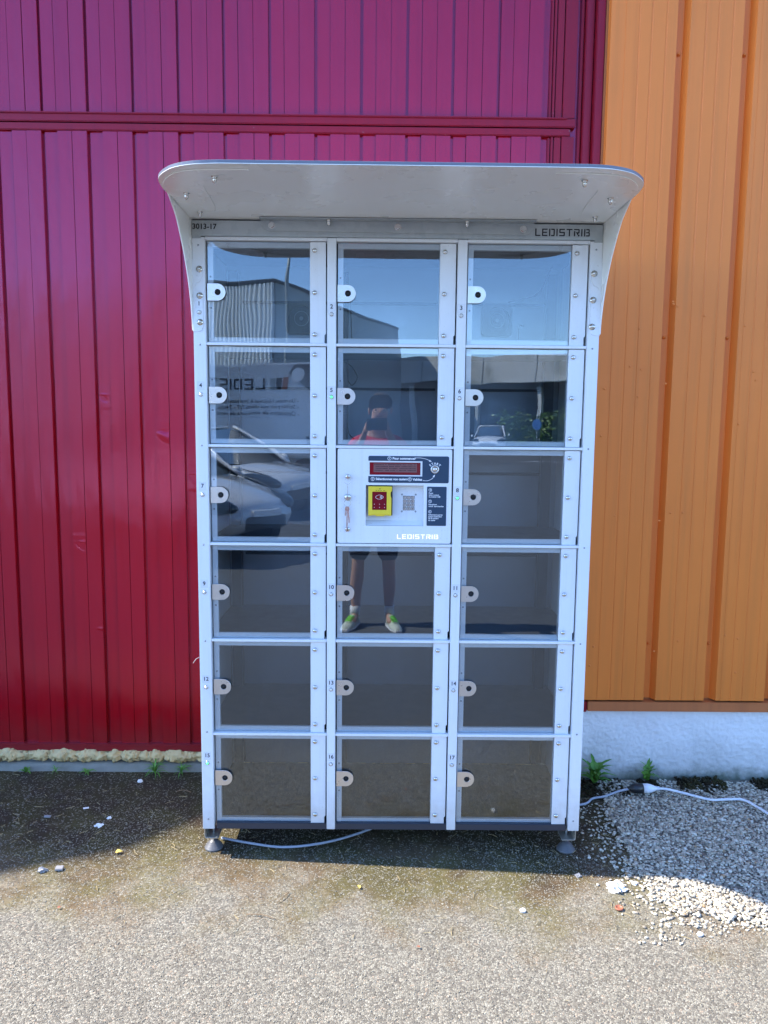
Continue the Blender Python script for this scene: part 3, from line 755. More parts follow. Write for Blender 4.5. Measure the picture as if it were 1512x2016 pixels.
# doors
screw_me = done(lathe([(0, 0), (.0078, 0), (.0078, .0012), (.0066, .0040), (.0040, .0058), (0, .0064)], 16, '-Y'), 'screw', True); screw_me.materials.append(M['steel'])
rivet_me = done(lathe([(0, 0), (.0032, 0), (.0024, .0014), (0, .0018)], 10, '-Y'), 'rivet', True); rivet_me.materials.append(simple('rivet_grey', (.32, .33, .35), .4, .6))
def tab_mesh():
    h = .028; out = [(0, -h), (0, h), (.033, h)] + [(.033 + h * math.sin(a), h * math.cos(a)) for a in [math.pi * k / 12 for k in range(1, 12)]] + [(.033, -h)]
    o = plate('lock_tab', [out, circ(.0345, 0, .0100, 20)], -.0012, .0012, M['tabpaint'], None, .0004); me = o.data; bpy.data.objects.remove(o); return me
TAB = tab_mesh()
PLUG = done(lathe([(0, .0), (.0088, 0), (.0088, -.012), (0, -.012)], 18, '-Y'), 'lock_bolt', True); PLUG.materials.append(M['rubber'])
WALLPLUG = lathe([(0, 0), (.0092, 0), (.0080, .004), (0, .006)], 16, '-Y'); WALLPLUG = done(WALLPLUG, 'lock_bolt', True); WALLPLUG.materials.append(M['rubber'])
def door(col, row, num):
    a, b = OPEN[col]; zt, zb = ROWZ[row], ROWZ[row + 1]
    x0, x1 = a + .0045, b - .0045; z1, z0 = zt - .0065, zb + .0065
    if row == 5: z0 = zb - .004
    if row == 0: z1 = 2.152
    d = empty('door', ((x0 + x1) / 2 - OFF, .018, (z0 + z1) / 2), L)
    d['label'] = 'glass door number %d' % num
    jitter = random.uniform
    d.rotation_euler = (jitter(-.0055, .0055), 0, jitter(-.0045, .0045))
    W, H = (x1 - x0) / 2, (z1 - z0) / 2
    xs = W - .053                                          # hinge strip starts here
    o = plate('inner_frame', [[(-W, -H), (xs + .006, -H), (xs + .006, H), (-W, H)], [(-W + .018, -H + .0145), (xs - .001, -H + .0145), (xs - .001, H - .018), (-W + .018, H - .018)]], .0035, .019, M['inner_frame'], d, .0006)
    bmesh_line = box('frame_groove', (-W + .0185, xs - .0015, .0032, .008, -H + .0150, -H + .0168), M['white'], d)
    box('glass_pane', (-W + .0005, xs + .012, -.001, .003, -H + .0008, H - .0008), M['glass'], d)
    plate('hinge_strip', [[(xs, -H - .001), (W - .0045, -H - .001), (W - .0045, -H + .026), (W, -H + .030), (W, H), (xs, H)]], -.0085, -.0025, M['white'], d, .0007)
    zm = (zt + zb) / 2 - (z0 + z1) / 2
    for k, dz in enumerate((.137, .001, -.135)): link('screw', screw_me, None, d, (xs + .0155, -.0086, zm + dz))
    link('lock_tab', TAB, None, d, (-W - .0005, -.0085, zm + 0))
    link('lock_bolt', WALLPLUG, None, d, (-W + .034, .003 - .006, zm))
    for dz in (.052, -.050): link('rivet', rivet_me, None, d, (-W + .0085, .0034, zm + dz))
    for zz in (H - .009, -H + .009): box('corner_key', (-W + .002, -W + .016, .0025, .0034, zz - .006, zz + .006), M['inner_frame'], d, .0004)
    return d
led_me = done(lathe([(0, 0), (.0072, 0), (.0072, .0016), (.0060, .0028), (.0048, .0028), (.0048, .0018), (0, .0018)], 20, '-Y'), 'indicator_ring', True); led_me.materials.append(M['steel'])
lens_c = done(lathe([(0, 0), (.0047, 0), (.0042, .0030), (0, .0040)], 16, '-Y'), 'indicator_lens', True); lens_c.materials.append(M['lens'])
lens_g = lens_c.copy(); lens_g.materials.clear(); lens_g.materials.append(M['green_led'])
num = 0
LEDX = {0: -.602, 1: -.1635, 2: .2672}
for row in range(6):
    for col in range(3):
        if (row, col) == (2, 1): continue
        num += 1
        door(col, row, num)
        zm = (ROWZ[row] + ROWZ[row + 1]) / 2
        zn, zl = (zm + .0, zm - .0)
        if col == 0:
            zn, zl = (zm + .031, zm + .001) if row not in (0,) else (1.948, 1.920)
            if row == 5: zn, zl = .383, .355
            x = -.602
        else:
            base = {0: (1.943, 1.9185), 1: (1.669, 1.6465), 2: (1.335, 1.309), 3: (.995, .9705), 4: (.653, .629), 5: (.381, .354)}[row]; zn, zl = base; x = LEDX[col]
        box('number_sticker', (x - OFF - .0125, x - OFF + .0125, -.0006 if (row, col) != (0, 0) else -.0034, -.0001 if (row, col) != (0, 0) else -.0028, zn - .015, zn + .014), M['sticker'], L)
        yy = -.0010 if (row, col) != (0, 0) else -.0038
        text('door_number', str(num), .0195, (x - OFF, yy, zn), M['ink'], L, .018)
        r = link('indicator', led_me, None, L, (x - OFF, -.0003 if (row, col) != (0, 0) else -.0030, zl))
        link('indicator_lens', lens_g if num in (5, 8, 15) else lens_c, None, r, (0, -.0008, 0))
# tiny rivets down the corner posts
for z in (2.136, 1.815, 1.48, 1.14, .80, .47, .145):
    for x in (-.602, .709): link('rivet', rivet_me, None, L, (x - OFF + (.0 if x < 0 else .0), -.0002, z))

# fascia
fas = lp('fascia', [[(LX0 + .001, 2.1655), (LX1 - .001, 2.1655), (LX1 - .001, 2.2145), (LX0 + .001, 2.2145)]], -.001, .012, M['galv'], None)
lb('fascia_fold', (-.592, .7, -.0035, .0005, 2.1648, 2.1745), M['galv'], bev=.0012)
lb('fascia_end', (LX0 + .0005, -.5925, -.0018, .011, 2.158, 2.1652), M['galv'], bev=.0005)
lb('fascia_end', (.7005, LX1 - .0005, -.0018, .011, 2.158, 2.1652), M['galv'], bev=.0005)
text('machine_code', '3013-17', .0235, (-.5805 - OFF, -.0016, 2.1945), M['ink'], L, .028, wx=1.02)
wordmark('brand_lettering', 'LEDISTRIB', .505 - OFF, 2.1770, .180, .0235, -.0016, M['ink'], L)
ang = lp('angle_bracket', [[(-.396, 2.2185), (-.396, 2.205), (-.392, 2.196), (-.383, 2.187), (-.368, 2.1825), (.470, 2.1790), (.487, 2.184), (.497, 2.193), (.502, 2.205), (.502, 2.2185)]], -.0045, -.0012, M['galv'], None, .0006)
lb('bracket_flange', (-.396, .502, -.036, -.0047, 2.2150, 2.2184), M['galv'], bev=.0008)
hexm = bmesh.new(); cyl_bm(hexm, (0, -.003, 0), (0, 1, 0), .0085, .006, 6); cyl_bm(hexm, (0, .0004, 0), (0, 1, 0), .0115, .0016, 20); hexm = done(hexm, 'hex_bolt'); hexm.materials.append(M['steel'])
for x, z in ((-.36, 2.2005), (.053, 2.199), (.465, 2.1965)): link('hex_bolt', hexm, None, L, (x - OFF, -.0055, z))
acorn = done(lathe([(0, 0), (.009, 0), (.009, -.0012), (.0058, -.0014), (.0062, -.006), (.0062, -.010), (.0045, -.0155), (.0018, -.018), (0, -.0182)], 12), 'acorn_nut', True); acorn.materials.append(M['steel'])
# canopy
VZ = 2.2205; FX0, FX1 = -.6265, .7345
arcL = [(-.6265, .034), (-.6265, -.25), (-.626, -.325), (-.616, -.392), (-.590, -.443), (-.548, -.488), (-.490, -.515), (-.425, -.524)]
arcR = [(.533, -.524), (.598, -.515), (.656, -.488), (.698, -.443), (.724, -.392), (.734, -.325), (.7345, -.25), (.7345, .034)]
def smooth_arc(pts, sub=4):
    P = [Vector((p[0], p[1], 0)) for p in pts]; E = [P[0] * 2 - P[1]] + P + [P[-1] * 2 - P[-2]]; out = []
    for i in range(1, len(E) - 2):
        for k in range(sub):
            t = k / sub; a, b, c, d = E[i - 1], E[i], E[i + 1], E[i + 2]
            q = .5 * ((2 * b) + (c - a) * t + (2 * a - 5 * b + 4 * c - d) * t * t + (3 * b - a - 3 * c + d) * t ** 3); out.append((q.x, q.y))
    out.append(pts[-1]); return out
outline = smooth_arc(arcL) + smooth_arc(arcR)
can = lp('canopy_sheet', [outline], VZ, VZ + .0015, M['cream'], None, 0, 'XY')
rim = lp('canopy_top', [[(x, y) for x, y in outline]], VZ + .0017, VZ + .0095, M['canopy_edge'], None, .0006, 'XY')
lpL = smooth_arc([(-.618, -.03), (-.618, -.30), (-.606, -.375), (-.575, -.430), (-.535, -.465), (-.47, -.482), (-.36, -.488)]) + smooth_arc([(-.352, -.484), (-.352, -.472), (-.358, -.466), (-.40, -.462), (-.455, -.43), (-.497, -.36), (-.505, -.31), (-.508, -.22), (-.516, -.131), (-.54, -.05), (-.575, -.02)])
lp('corner_plate', [lpL], VZ - .0032, VZ - .0005, M['cream'], None, .0007, 'XY')
lp('corner_plate', [[(2 * .054 - x, y) for x, y in lpL][::-1]], VZ - .0032, VZ - .0005, M['cream'], None, .0007, 'XY')
for (x, y) in ((-.453, -.431), (-.567, -.281), (-.574, -.09), (.549, -.434), (.666, -.28), (.678, -.084)): link('acorn_nut', acorn, None, L, (x - OFF, y, VZ - .0033))
for (x, y) in ((-.172, -.020), (.278, -.022)): link('acorn_nut', acorn, None, L, (x - OFF, y, 2.2148))
fin = smooth_arc([(.0, 1.862), (-.004, 1.895), (-.018, 1.95), (-.044, 2.012), (-.085, 2.078), (-.130, 2.130), (-.180, 2.178), (-.235, 2.207), (-.262, 2.2200)]) + [(.034, 2.22), (.034, 1.862)]
lp('canopy_fin', [fin], LX0 - .0045, LX0 - .0006, M['cream'], None, .0006, 'YZ')
lp('canopy_fin', [fin], LX1 + .0006, LX1 + .0045, M['cream'], None, .0006, 'YZ')
def scallop(s):
    c = [(.0, 1.857), (.0, 2.092), (.010, 2.094), (.026, 2.090), (.033, 2.074), (.0335, 2.035), (.026, 2.020), (.012, 2.014), (.0065, 2.003), (.012, 1.990), (.026, 1.982), (.0335, 1.966), (.0335, 1.876), (.028, 1.861), (.014, 1.857)]
    return [(LX0 - .0005 + x, z) if s < 0 else (LX1 + .0005 - x, z) for x, z in c]
lp('fin_flange', [scallop(-1)], -.0028, -.0002, M['white'], None, .0006)
lp('fin_flange', [scallop(1)], -.0028, -.0002, M['white'], None, .0006)
wash = done(lathe([(0, 0), (.0105, 0), (.0105, .0012), (.0068, .0014), (.0062, .0062), (.004, .0085), (0, .0092)], 14, '-Y'), 'bolt', True); wash.materials.append(M['steel'])
for x, zs in ((-.5995, (2.059, 1.974, 1.888)), (.7045, (2.058, 1.973, 1.886))):
    for z in zs: link('bolt', wash, None, L, (x - OFF + (.0), -.0028, z))
# spider thread blowing off the left corner
tube('web_thread', [(LX0 - OFF, .002, .742), (LX0 - .012 - OFF, -.004, .736), (LX0 - .022 - OFF, -.006, .722)], .0006, M['lens'], L, 5, 4)

# levelling feet
foot_me = lathe([(0, 0), (.0325, 0), (.034, .005), (.032, .010), (.0295, .0115), (.0285, .017), (.0245, .019), (.0235, .0245), (.019, .027), (.018, .032), (.013, .035), (.009, .041), (0, .042)], 32)
foot_me = done(foot_me, 'foot_pad', True); foot_me.materials.append(simple('foot_grey_rubber', (.10, .10, .105), .42, 0, .5, .1, 30))
for (x, y) in ((-.598, .062), (.702, .062), (-.598, .50), (.702, .50)):
    f = empty('levelling_foot', (x - OFF, y, 0), L)
    link('foot_pad', foot_me, None, f, (0, 0, 0)).scale = (1, 1, .82)
    bm = bmesh.new(); cyl_bm(bm, (0, 0, .068), (0, 0, 1), .0052, .072, 16); link('threaded_rod', done(bm, 'threaded_rod', False), M['steel'], f)
    bm = bmesh.new(); cyl_bm(bm, (0, 0, .049), (0, 0, 1), .0095, .006, 6); link('nut', done(bm, 'nut'), M['steel'], f)
    s = 1 if x > 0 else -1
    ch = [(s * -.026, .058), (s * .020, .058), (s * .025, .063), (s * .025, .1045), (s * .0215, .1045), (s * .0215, .065), (s * .018, .0615), (s * -.026, .0615)]
    plate('channel_bracket', [ch], -.04, .05, simple('bracket_zinc', (.42, .39, .33), .4, .5) if 'bz' not in M else M['bz'], f, .0005); M['bz'] = bpy.data.materials['bracket_zinc']

# ------------------------------------------------------------------ control panel
CPX = OFF
cp = empty('control_panel', (.0540 - OFF, .0, 1.3110), L); cp['label'] = 'white control panel door with display, card reader and keypad'
def C(x): return x - .054
def Z(z): return z - 1.311
def cpl(name, loops, y0, y1, mat, bev=0.0): return plate(name, [[(C(x), Z(z)) for x, z in lo] for lo in loops], y0, y1, mat, cp, bev)
def cbx(name, b, mat, bev=0.0): return box(name, (C(b[0]), C(b[1]), b[2], b[3], Z(b[4]), Z(b[5])), mat, cp, bev)
NI = (-.0455, .1525, 1.2105, 1.3505); DI = (-.0335, .1405, 1.3855, 1.4285)
cpl('panel_plate', [rrect(-.1425, .2475, 1.1500, 1.4740, .006), [(NI[0], NI[2]), (NI[0], NI[3]), (NI[1], NI[3]), (NI[1], NI[2])], [(DI[0], DI[2]), (DI[0], DI[3]), (DI[1], DI[3]), (DI[1], DI[2])]], .0035, .012, M['white'], .0010)
cbx('niche_back', (NI[0] - .002, NI[1] + .002, .034, .036, NI[2] - .002, NI[3] + .002), M['white'])
cbx('niche_side', (NI[0] - .0025, NI[0] - .0002, .0122, .0338, NI[2], NI[3]), M['white'])
cbx('niche_side', (NI[1] + .0002, NI[1] + .0025, .0122, .0338, NI[2], NI[3]), M['white'])
cbx('niche_top', (NI[0], NI[1], .0122, .0338, NI[3] + .0002, NI[3] + .0025), M['white'])
cpl('niche_sill', [[(NI[0], NI[2] - .003), (NI[1], NI[2] - .003), (NI[1], NI[2] - .0002), (NI[0], NI[2] - .0002)]], .0122, .0338, M['white'])
bm = bmesh.new(); vs = [bm.verts.new(p) for p in ((C(NI[0] + .0005), .0125, Z(NI[2] + .0006)), (C(NI[1] - .0005), .0125, Z(NI[2] + .0006)), (C(NI[1] - .0005), .0335, Z(NI[2] + .0155)), (C(NI[0] + .0005), .0335, Z(NI[2] + .0155)))]; bm.faces.new(vs)
link('niche_ramp', done(bm, 'niche_ramp'), M['white'], cp)
# navy stickers
cpl('instruction_sticker', [[(-.034, 1.4505), (.2335, 1.4505), (.2370, 1.447), (.2370, 1.3625), (.2335, 1.359), (-.034, 1.359), (-.0375, 1.3625), (-.0375, 1.3815), (.1465, 1.3815), (.1465, 1.4335), (-.0375, 1.4335), (-.0375, 1.447)]], .0026, .0034, M['navy'])
cpl('instruction_sticker', [rrect(.1635, .2305, 1.2120, 1.3470, .003)], .0026, .0034, M['navy'])
cbx('display_bezel', (DI[0] + .0005, DI[1] - .0005, .008, .014, DI[2] + .0005, DI[3] - .0005), M['lcd'])
cbx('display_glass', (-.020, .128, .0072, .0079, 1.3945, 1.4245), M['lcdglass'])
bm = bmesh.new()
for r_ in range(4):
    for c_ in range(34):
        if random.random() < .18: continue
        x, z = C(-.017 + c_ * .0042), Z(1.4205 - r_ * .0065); hh = random.uniform(.0018, .0032)
        bm.faces.new([bm.verts.new(p) for p in ((x, .0070, z - hh / 2), (x + .0028, .0070, z - hh / 2), (x + .0028, .0070, z + hh / 2), (x, .0070, z + hh / 2))])
link('display_characters', done(bm, 'display_characters'), M['ink'], cp)
def ct(s, size, x, z, align='CENTER', y=.0022, bold=.015, mat='whiteink', name='lettering'):
    return text(name, s, size, (C(x), y, Z(z)), M[mat], cp, bold, align=align)
def ring(x, z, r): cpl('number_ring', [circ(x, z, r, 20), circ(x, z, r * .8, 20)], .0021, .0025, M['whiteink'])
ring(.034, 1.442, .0065); ct('1', .0095, .034, 1.442); ct('Pour commencer', .0112, .0445, 1.442, 'LEFT', bold=.03)
ring(-.0225, 1.3715, .0065); ct('2', .0095, -.0225, 1.3715); ct('Sélectionnez vos casiers', .0112, -.0125, 1.3715, 'LEFT', bold=.03)
ring(.104, 1.3715, .0065); ct('3', .0095, .104, 1.3715); ct('Validez', .0112, .1138, 1.3708, 'LEFT', bold=.03)
def arrow(pts):
    tube('arrow', [(C(x), .0024, Z(z)) for x, z in pts], .0009, M['whiteink'], cp, 6, 6)
    a, b = Vector(pts[-2]), Vector(pts[-1]); d = (b - a).normalized(); n = Vector((-d.y, d.x))
    cpl('arrow_head', [[tuple(b + d * .006), tuple(b - d * .003 + n * .0032), tuple(b - d * .003 - n * .0032)]], .0018, .0024, M['whiteink'])
arrow([(.119, 1.4445), (.140, 1.4445), (.160, 1.4405), (.1725, 1.4345)])
arrow([(.149, 1.3675), (.165, 1.3675), (.180, 1.374), (.1865, 1.3835)])
for k, ch in enumerate('START'):
    a = R(90 + 40 - 20 * k); x, z = .189 + .0245 * math.cos(a), 1.4010 + .0245 * math.sin(a)
    o = ct(ch, .0105, x, z, bold=.03); o.rotation_euler = (R(90), a - R(90), 0); o.rotation_euler = (R(90), -(a - R(90)), 0)
sb = done(lathe([(0, 0), (.0145, 0), (.0145, .003), (.0125, .0045), (.0100, .0045), (.0098, .0025), (0, .0025)], 28, '-Y'), 'start_button', True); sb.materials.append(M['brushed'])
o = link('start_button', sb, None, cp, (C(.189), .0026, Z(1.4065)))
sl_ = done(lathe([(0, 0), (.0078, 0), (.0070, .004), (0, .0052)], 24, '-Y'), 'button_cap', True); sl_.materials.append(M['tabpaint']); link('button_cap', sl_, None, o, (0, -.001, 0))
for (n_, z, lines) in (('4', 1.3355, ('Payez', '(sans contact', 'ou insérer CB)')), ('5', 1.2965, ('Récupérez', 'votre  marchandise')), ('6', 1.2610, ('Refermez la porte', 'jusqu\'à extinction', 'de la lumière', 'du casier'))):
    ring(.1745, z, .0055); ct(n_, .0078, .1745, z)
    for k, s in enumerate(lines): ct(s, .0066, .1695, z - .0108 - .0063 * k, 'LEFT', bold=.02)
# machine maker's lettering
wordmark('lettering_edge', 'LEDISTRIB', C(.0625), Z(1.1660), .142, .0158, .0032, M['letteredge'], cp, grow=.06)
wordmark('brand_lettering', 'LEDISTRIB', C(.0625), Z(1.1660), .142, .0158, .0028, M['glowletter'], cp, grow=.025)
for x in (.0625 + .0555, .0625 + .1235): cbx('letter_dot', (x, x + .0028, .0028, .0030, 1.1835, 1.1860), M['whiteink'])
# card reader
rd = empty('card_reader', (C(.0035), .02, Z(1.296)), cp)
def rbx(name, b, mat, bev=.0): return box(name, b, mat, rd, bev)
plate('reader_back', [rrect(-.0405, .0425, -.0500, .0515, .003)], -.0125, .0135, M['black'], rd, .001)
plate('reader_bezel', [[(-.0405, -.048), (-.037, -.0505), (-.018, -.0485), (-.012, -.0515), (.012, -.0515), (.018, -.0485), (.036, -.0505), (.0385, -.048), (.0385, .010), (.0360, .018), (.0360, .030), (.0405, .036), (.0405, .0505), (-.0405, .0505)], rrect(-.0272, .0225, -.0300, .0325, .002)], -.0240, -.0128, M['yellow'], rd, .0012)
plate('reader_lip', [[(-.0385, -.0425), (-.0300, -.0385), (0, -.0355), (.0280, -.0385), (.0365, -.0425), (.0365, -.0465), (.018, -.0445), (-.018, -.0445), (-.0385, -.0465)]], -.0262, -.0241, M['yellow'], rd, .0006)
plate('reader_top_ridge', [[(-.036, .0395), (-.010, .0405), (-.004, .0455), (.004, .0455), (.010, .0405), (.034, .0395), (.034, .0412), (.011, .0425), (.0045, .0475), (-.0045, .0475), (-.011, .0425), (-.036, .0412)]], -.0252, -.0241, M['yellow'], rd)
plate('reader_screen', [rrect(-.0270, .0223, -.0298, .0323, .0018)], -.0210, -.0130, M['screen'], rd)
plate('reader_led', [circ(-.001, .0425, .0017, 10)], -.0250, -.0242, M['ink'], rd)
for (x, z) in ((-.013, .0368), (-.005, .0368), (.003, .0368), (.013, .0368)): plate('reader_light', [rrect(x - .0025, x + .0025, z - .0007, z + .0007, .0005, 2)], -.0246, -.0241, M['ink'], rd)
for r_ in (.0035, .0058, .0082):
    plate('contactless_symbol', [[(-.0025 + r_ * math.cos(a), .014 + r_ * math.sin(a)) for a in [R(-50 + 100 * k / 8) for k in range(9)]] + [(-.0025 + (r_ - .0009) * math.cos(a), .014 + (r_ - .0009) * math.sin(a)) for a in [R(50 - 100 * k / 8) for k in range(9)]]], -.0214, -.0211, M['whiteink'], rd)
plate('contactless_symbol', [[(-.0025 + .0115 * math.cos(a) * (1.0 + .18 * math.cos(a) ** 2), .0140 + .0078 * math.sin(a)) for a in [2 * math.pi * k / 24 for k in range(24)]], [(-.0025 + .0105 * math.cos(a) * (1.0 + .18 * math.cos(a) ** 2), .0140 + .0070 * math.sin(a)) for a in [2 * math.pi * k / 24 for k in range(24)]]], -.0213, -.0211, M['whiteink'], rd)
for (x, z) in ((-.020, -.0105), (-.002, -.0105), (.015, -.0105), (-.020, -.0215), (-.002, -.0215), (.015, -.0215)): plate('reader_key', [circ(x, z, .0011, 8)], -.0214, -.0211, M['whiteink'], rd)
# keypad
kp = plate('keypad', [rrect(.0835 - .054, .1225 - .054, Z(1.2605), Z(1.3130), .002)], .0325, .0338, M['white'], cp, .0004)
keybm = bmesh.new(); add_box(keybm, -.0047, .0047, -.0022, 0, -.0042, .0042); bmesh.ops.bevel(keybm, geom=keybm.edges[:], offset=.0006, segments=1, affect='EDGES'); keybm = done(keybm, 'key'); keybm.materials.append(M['brushed'])
fr = plate('key_frame', [rrect(-.0058, .0058, -.0054, .0054, .001, 2), rrect(-.0047, .0047, -.0043, .0043, .0006, 2)], -.0008, -.0001, M['ink'], None); frm = fr.data; bpy.data.objects.remove(fr)
for j, rw in enumerate((('1', '2', '3'), ('4', '5', '6'), ('7', '8', '9'), ('C', '0', '#'))):
    for i, s in enumerate(rw):
        x, z = C(.0890 + .0136 * i), Z(1.3065 - .0130 * j)
        k = link('key', keybm, None, kp, (x, .0324, z)); link('key_frame', frm, None, kp, (x, .0324, z))
        text('key_legend', s, .0068, (x, .0300, z), M['ink'], kp, .02)
for (x, z) in ((.0790, 1.3165), (.1265, 1.3165), (.0790, 1.2575), (.1265, 1.2575)): link('screw', rivet_me, None, cp, (C(x), .0338, Z(z)))
for z in (1.379, 1.308, 1.198):
    r_ = .0085 if z != 1.308 else .0115
    me = done(lathe([(0, 0), (r_, 0), (r_, .002), (r_ * .8, .004), (0, .0042)], 20, '-Y'), 'lock_cylinder', True); me.materials.append(M['steel'])
    o = link('lock_cylinder', me, None, cp, (C(-.1075), .0034, Z(z)))
    box('keyhole', (-.0012, .0012, -.0048, -.0043, -.005, .005), M['ink'], o)
# keys hanging in the locks
def torus(name, R0, r, mat, parent, loc, rot=(R(90), 0, 0)):
    bm = bmesh.new(); n, m_ = 20, 6; g = [[bm.verts.new(((R0 + r * math.cos(2 * math.pi * j / m_)) * math.cos(2 * math.pi * i / n), (R0 + r * math.cos(2 * math.pi * j / m_)) * math.sin(2 * math.pi * i / n), r * math.sin(2 * math.pi * j / m_))) for j in range(m_)] for i in range(n)]
    for i in range(n):
        for j in range(m_): bm.faces.new((g[i][j], g[(i + 1) % n][j], g[(i + 1) % n][(j + 1) % m_], g[i][(j + 1) % m_]))
    o = link(name, done(bm, name, True), mat, parent, loc); o.rotation_euler = rot; return o
k1 = tag(empty('key_set', (-.1075, -.006, 1.379)), 'key in the uppermost lock with a thin wire tag hanging', 'keys')
box('key_bow', (-.0012, .0012, -.010, .004, -.007, .007), M['steel'], k1, .0008)
torus('key_ring', .0105, .0006, M['steel'], k1, (0, -.006, -.015))
tube('wire_tag', [(0, -.006, -.025), (.0008, -.004, -.040), (.0, -.003, -.058)], .0009, M['steel'], k1, 6, 4)
k2 = tag(empty('key_set', (-.1080, -.006, 1.308)), 'bunch of keys hanging from the middle lock of the control panel', 'keys')
box('key_bow', (-.0014, .0014, -.012, .004, -.009, .009), M['steel'], k2, .0008)
torus('key_ring', .0115, .0007, M['steel'], k2, (0, -.007, -.019))
for dx, a, l_ in ((-.003, .12, .03), (.002, -.08, .055), (.0, .02, .085)):
    o = plate('key', [[(-.0012, 0), (-.004, -.004), (-.004, -.012), (-.0016, -.015), (-.0016, -l_), (.0, -l_ - .003), (.0018, -l_), (.0026, -.7 * l_), (.0018, -.6 * l_), (.0018, -.015), (.004, -.012), (.004, -.004), (.0012, 0)]], -.0008, .0008, M['steel'], k2)
    o.location = (dx, -.007 + dx * .4, -.030); o.rotation_euler = (0, a, 0)

# ------------------------------------------------------------------ cables
tag(tube('power_cable', [(-.58, .11, .010), (-.46, .075, .009), (-.337, .052, .009), (-.20, .075, .012), (-.078, .137, .012), (.058, .205, .030), (.16, .24, .060), (.26, .20, .055), (.40, .26, .06), (.62, .33, .02), (.842, .378, .009), (.905, .428, .010), (.96, .442, .013), (1.02, .462, .024), (1.070, .474, .030)], .0047, M['cable'], None, 10, 8), 'thin grey power cable trailing under the locker to the connector', 'cable')
pl = tag(empty('cable_connector', (1.10, .476, .032)), 'black socket of the grey cable joined to a white plug on the pebbles', 'connector')
def lx(prof, mat, name, x0, parent):
    bm = lathe(prof, 18); bmesh.ops.rotate(bm, verts=bm.verts, cent=(0, 0, 0), matrix=Matrix.Rotation(R(90), 3, 'Y'))
    return link(name, done(bm, name, True), mat, parent, (x0, 0, 0))
lx([(0, -.034), (.0065, -.034), (.0075, -.026), (.017, -.016), (.0205, -.006), (.021, .030), (0, .030)], M['black'], 'socket_body', .0, pl)
ep = tag(empty('extension_cord', (1.16, .476, .032)), 'white extension cord with its plug pushed into the black socket', 'cord')
lx([(0, -.0285), (.0200, -.0285), (.0205, -.010), (.018, .004), (.013, .018), (.009, .026), (.0078, .038), (0, .038)], M['plugw'], 'plug_body', .0, ep)
for k in range(3): lx([(0, .0), (.0088, 0), (.0088, .003), (0, .003)], M['plugw'], 'strain_relief', .028 + k * .005, ep)
tube('cord', [(x - 1.16, y - .476, z - .032) for x, y, z in ((1.195, .476, .032), (1.235, .478, .028), (1.29, .462, .022), (1.345, .425, .022), (1.395, .400, .022), (1.47, .404, .023), (1.525, .398, .023), (1.56, .33, .021), (1.60, .22, .021), (1.72, .10, .021), (1.9, .12, .021))], .0052, M['cablew'], ep, 10, 8)

# ------------------------------------------------------------------ weeds
def leafmesh(Ln, w, jag=0.0, bend=.5, n=9):
    bm = bmesh.new(); rows = []
    for i in range(n):
        t = i / (n - 1); x = Ln * t; z = bend * Ln * (t - t * t * 1.2)
        ww = w * math.sin(math.pi * min(1, t ** .75 * .97 + .03)) * (1 + jag * (1 if i % 2 else -1))
        if i in (0, n - 1): ww = w * .05
        rows.append([bm.verts.new((x, -ww, z + abs(ww) * .35)), bm.verts.new((x, 0, z)), bm.verts.new((x, ww, z + abs(ww) * .35))])
    for a, b in zip(rows, rows[1:]):
        for k in range(2): bm.faces.new((a[k], a[k + 1], b[k + 1], b[k]))
    me = done(bm, 'leaf', False); me.materials.append(M['weed']); return me
LEAVES = [leafmesh(.075, .010, .35, .9), leafmesh(.06, .009, .15, .7), leafmesh(.05, .006, 0, .5)]
GRASS = [leafmesh(.06, .0022, 0, 1.2), leafmesh(.045, .002, 0, .9)]
def weed(name, label, cat, x, y, n, s, meshes, steep=(20, 65), group=None):
    e = tag(empty(name, (x, y, .004)), label, cat, group)
    for k in range(n):
        o = link('leaf', random.choice(meshes), None, e); o.rotation_euler = (0, -R(random.uniform(*steep)), 2 * math.pi * (k + random.uniform(-.3, .3)) / n)
        q = random.uniform(.6, 1.15) * s; o.scale = (q, q * random.uniform(.8, 1.3), q)
    return e
weed('dandelion', 'broad leafy green weed beside the right side of the locker', 'weed', .945, .545, 24, 1.5, LEAVES[:2], (20, 70)).location.z = .018
weed('dandelion', 'small bright green weed against the middle of the white plinth', 'weed', 1.185, .575, 18, 1.15, LEAVES[:2], (40, 85)).location.z = .018
weed('dandelion', 'weed with upright leaves at the far left edge of the concrete strip', 'weed', -1.56, .640, 10, .75, LEAVES[1:], (15, 70))
weed('dandelion', 'flat broad-leaved weed left of centre by the concrete strip', 'weed', -1.285, .635, 7, .62, LEAVES[:2], (5, 30))
weed('grass_tuft', 'spreading grass tuft near the locker at the concrete strip', 'grass tuft', -.985, .635, 26, 1.5, GRASS, (8, 60))
weed('grass_tuft', 'smaller grass tuft just left of the locker post', 'grass tuft', -.87, .640, 16, 1.3, GRASS, (8, 60))
weed('grass_tuft', 'tiny grass tuft between the two broad-leaved weeds', 'grass tuft', -1.43, .645, 8, .9, GRASS, (8, 60))

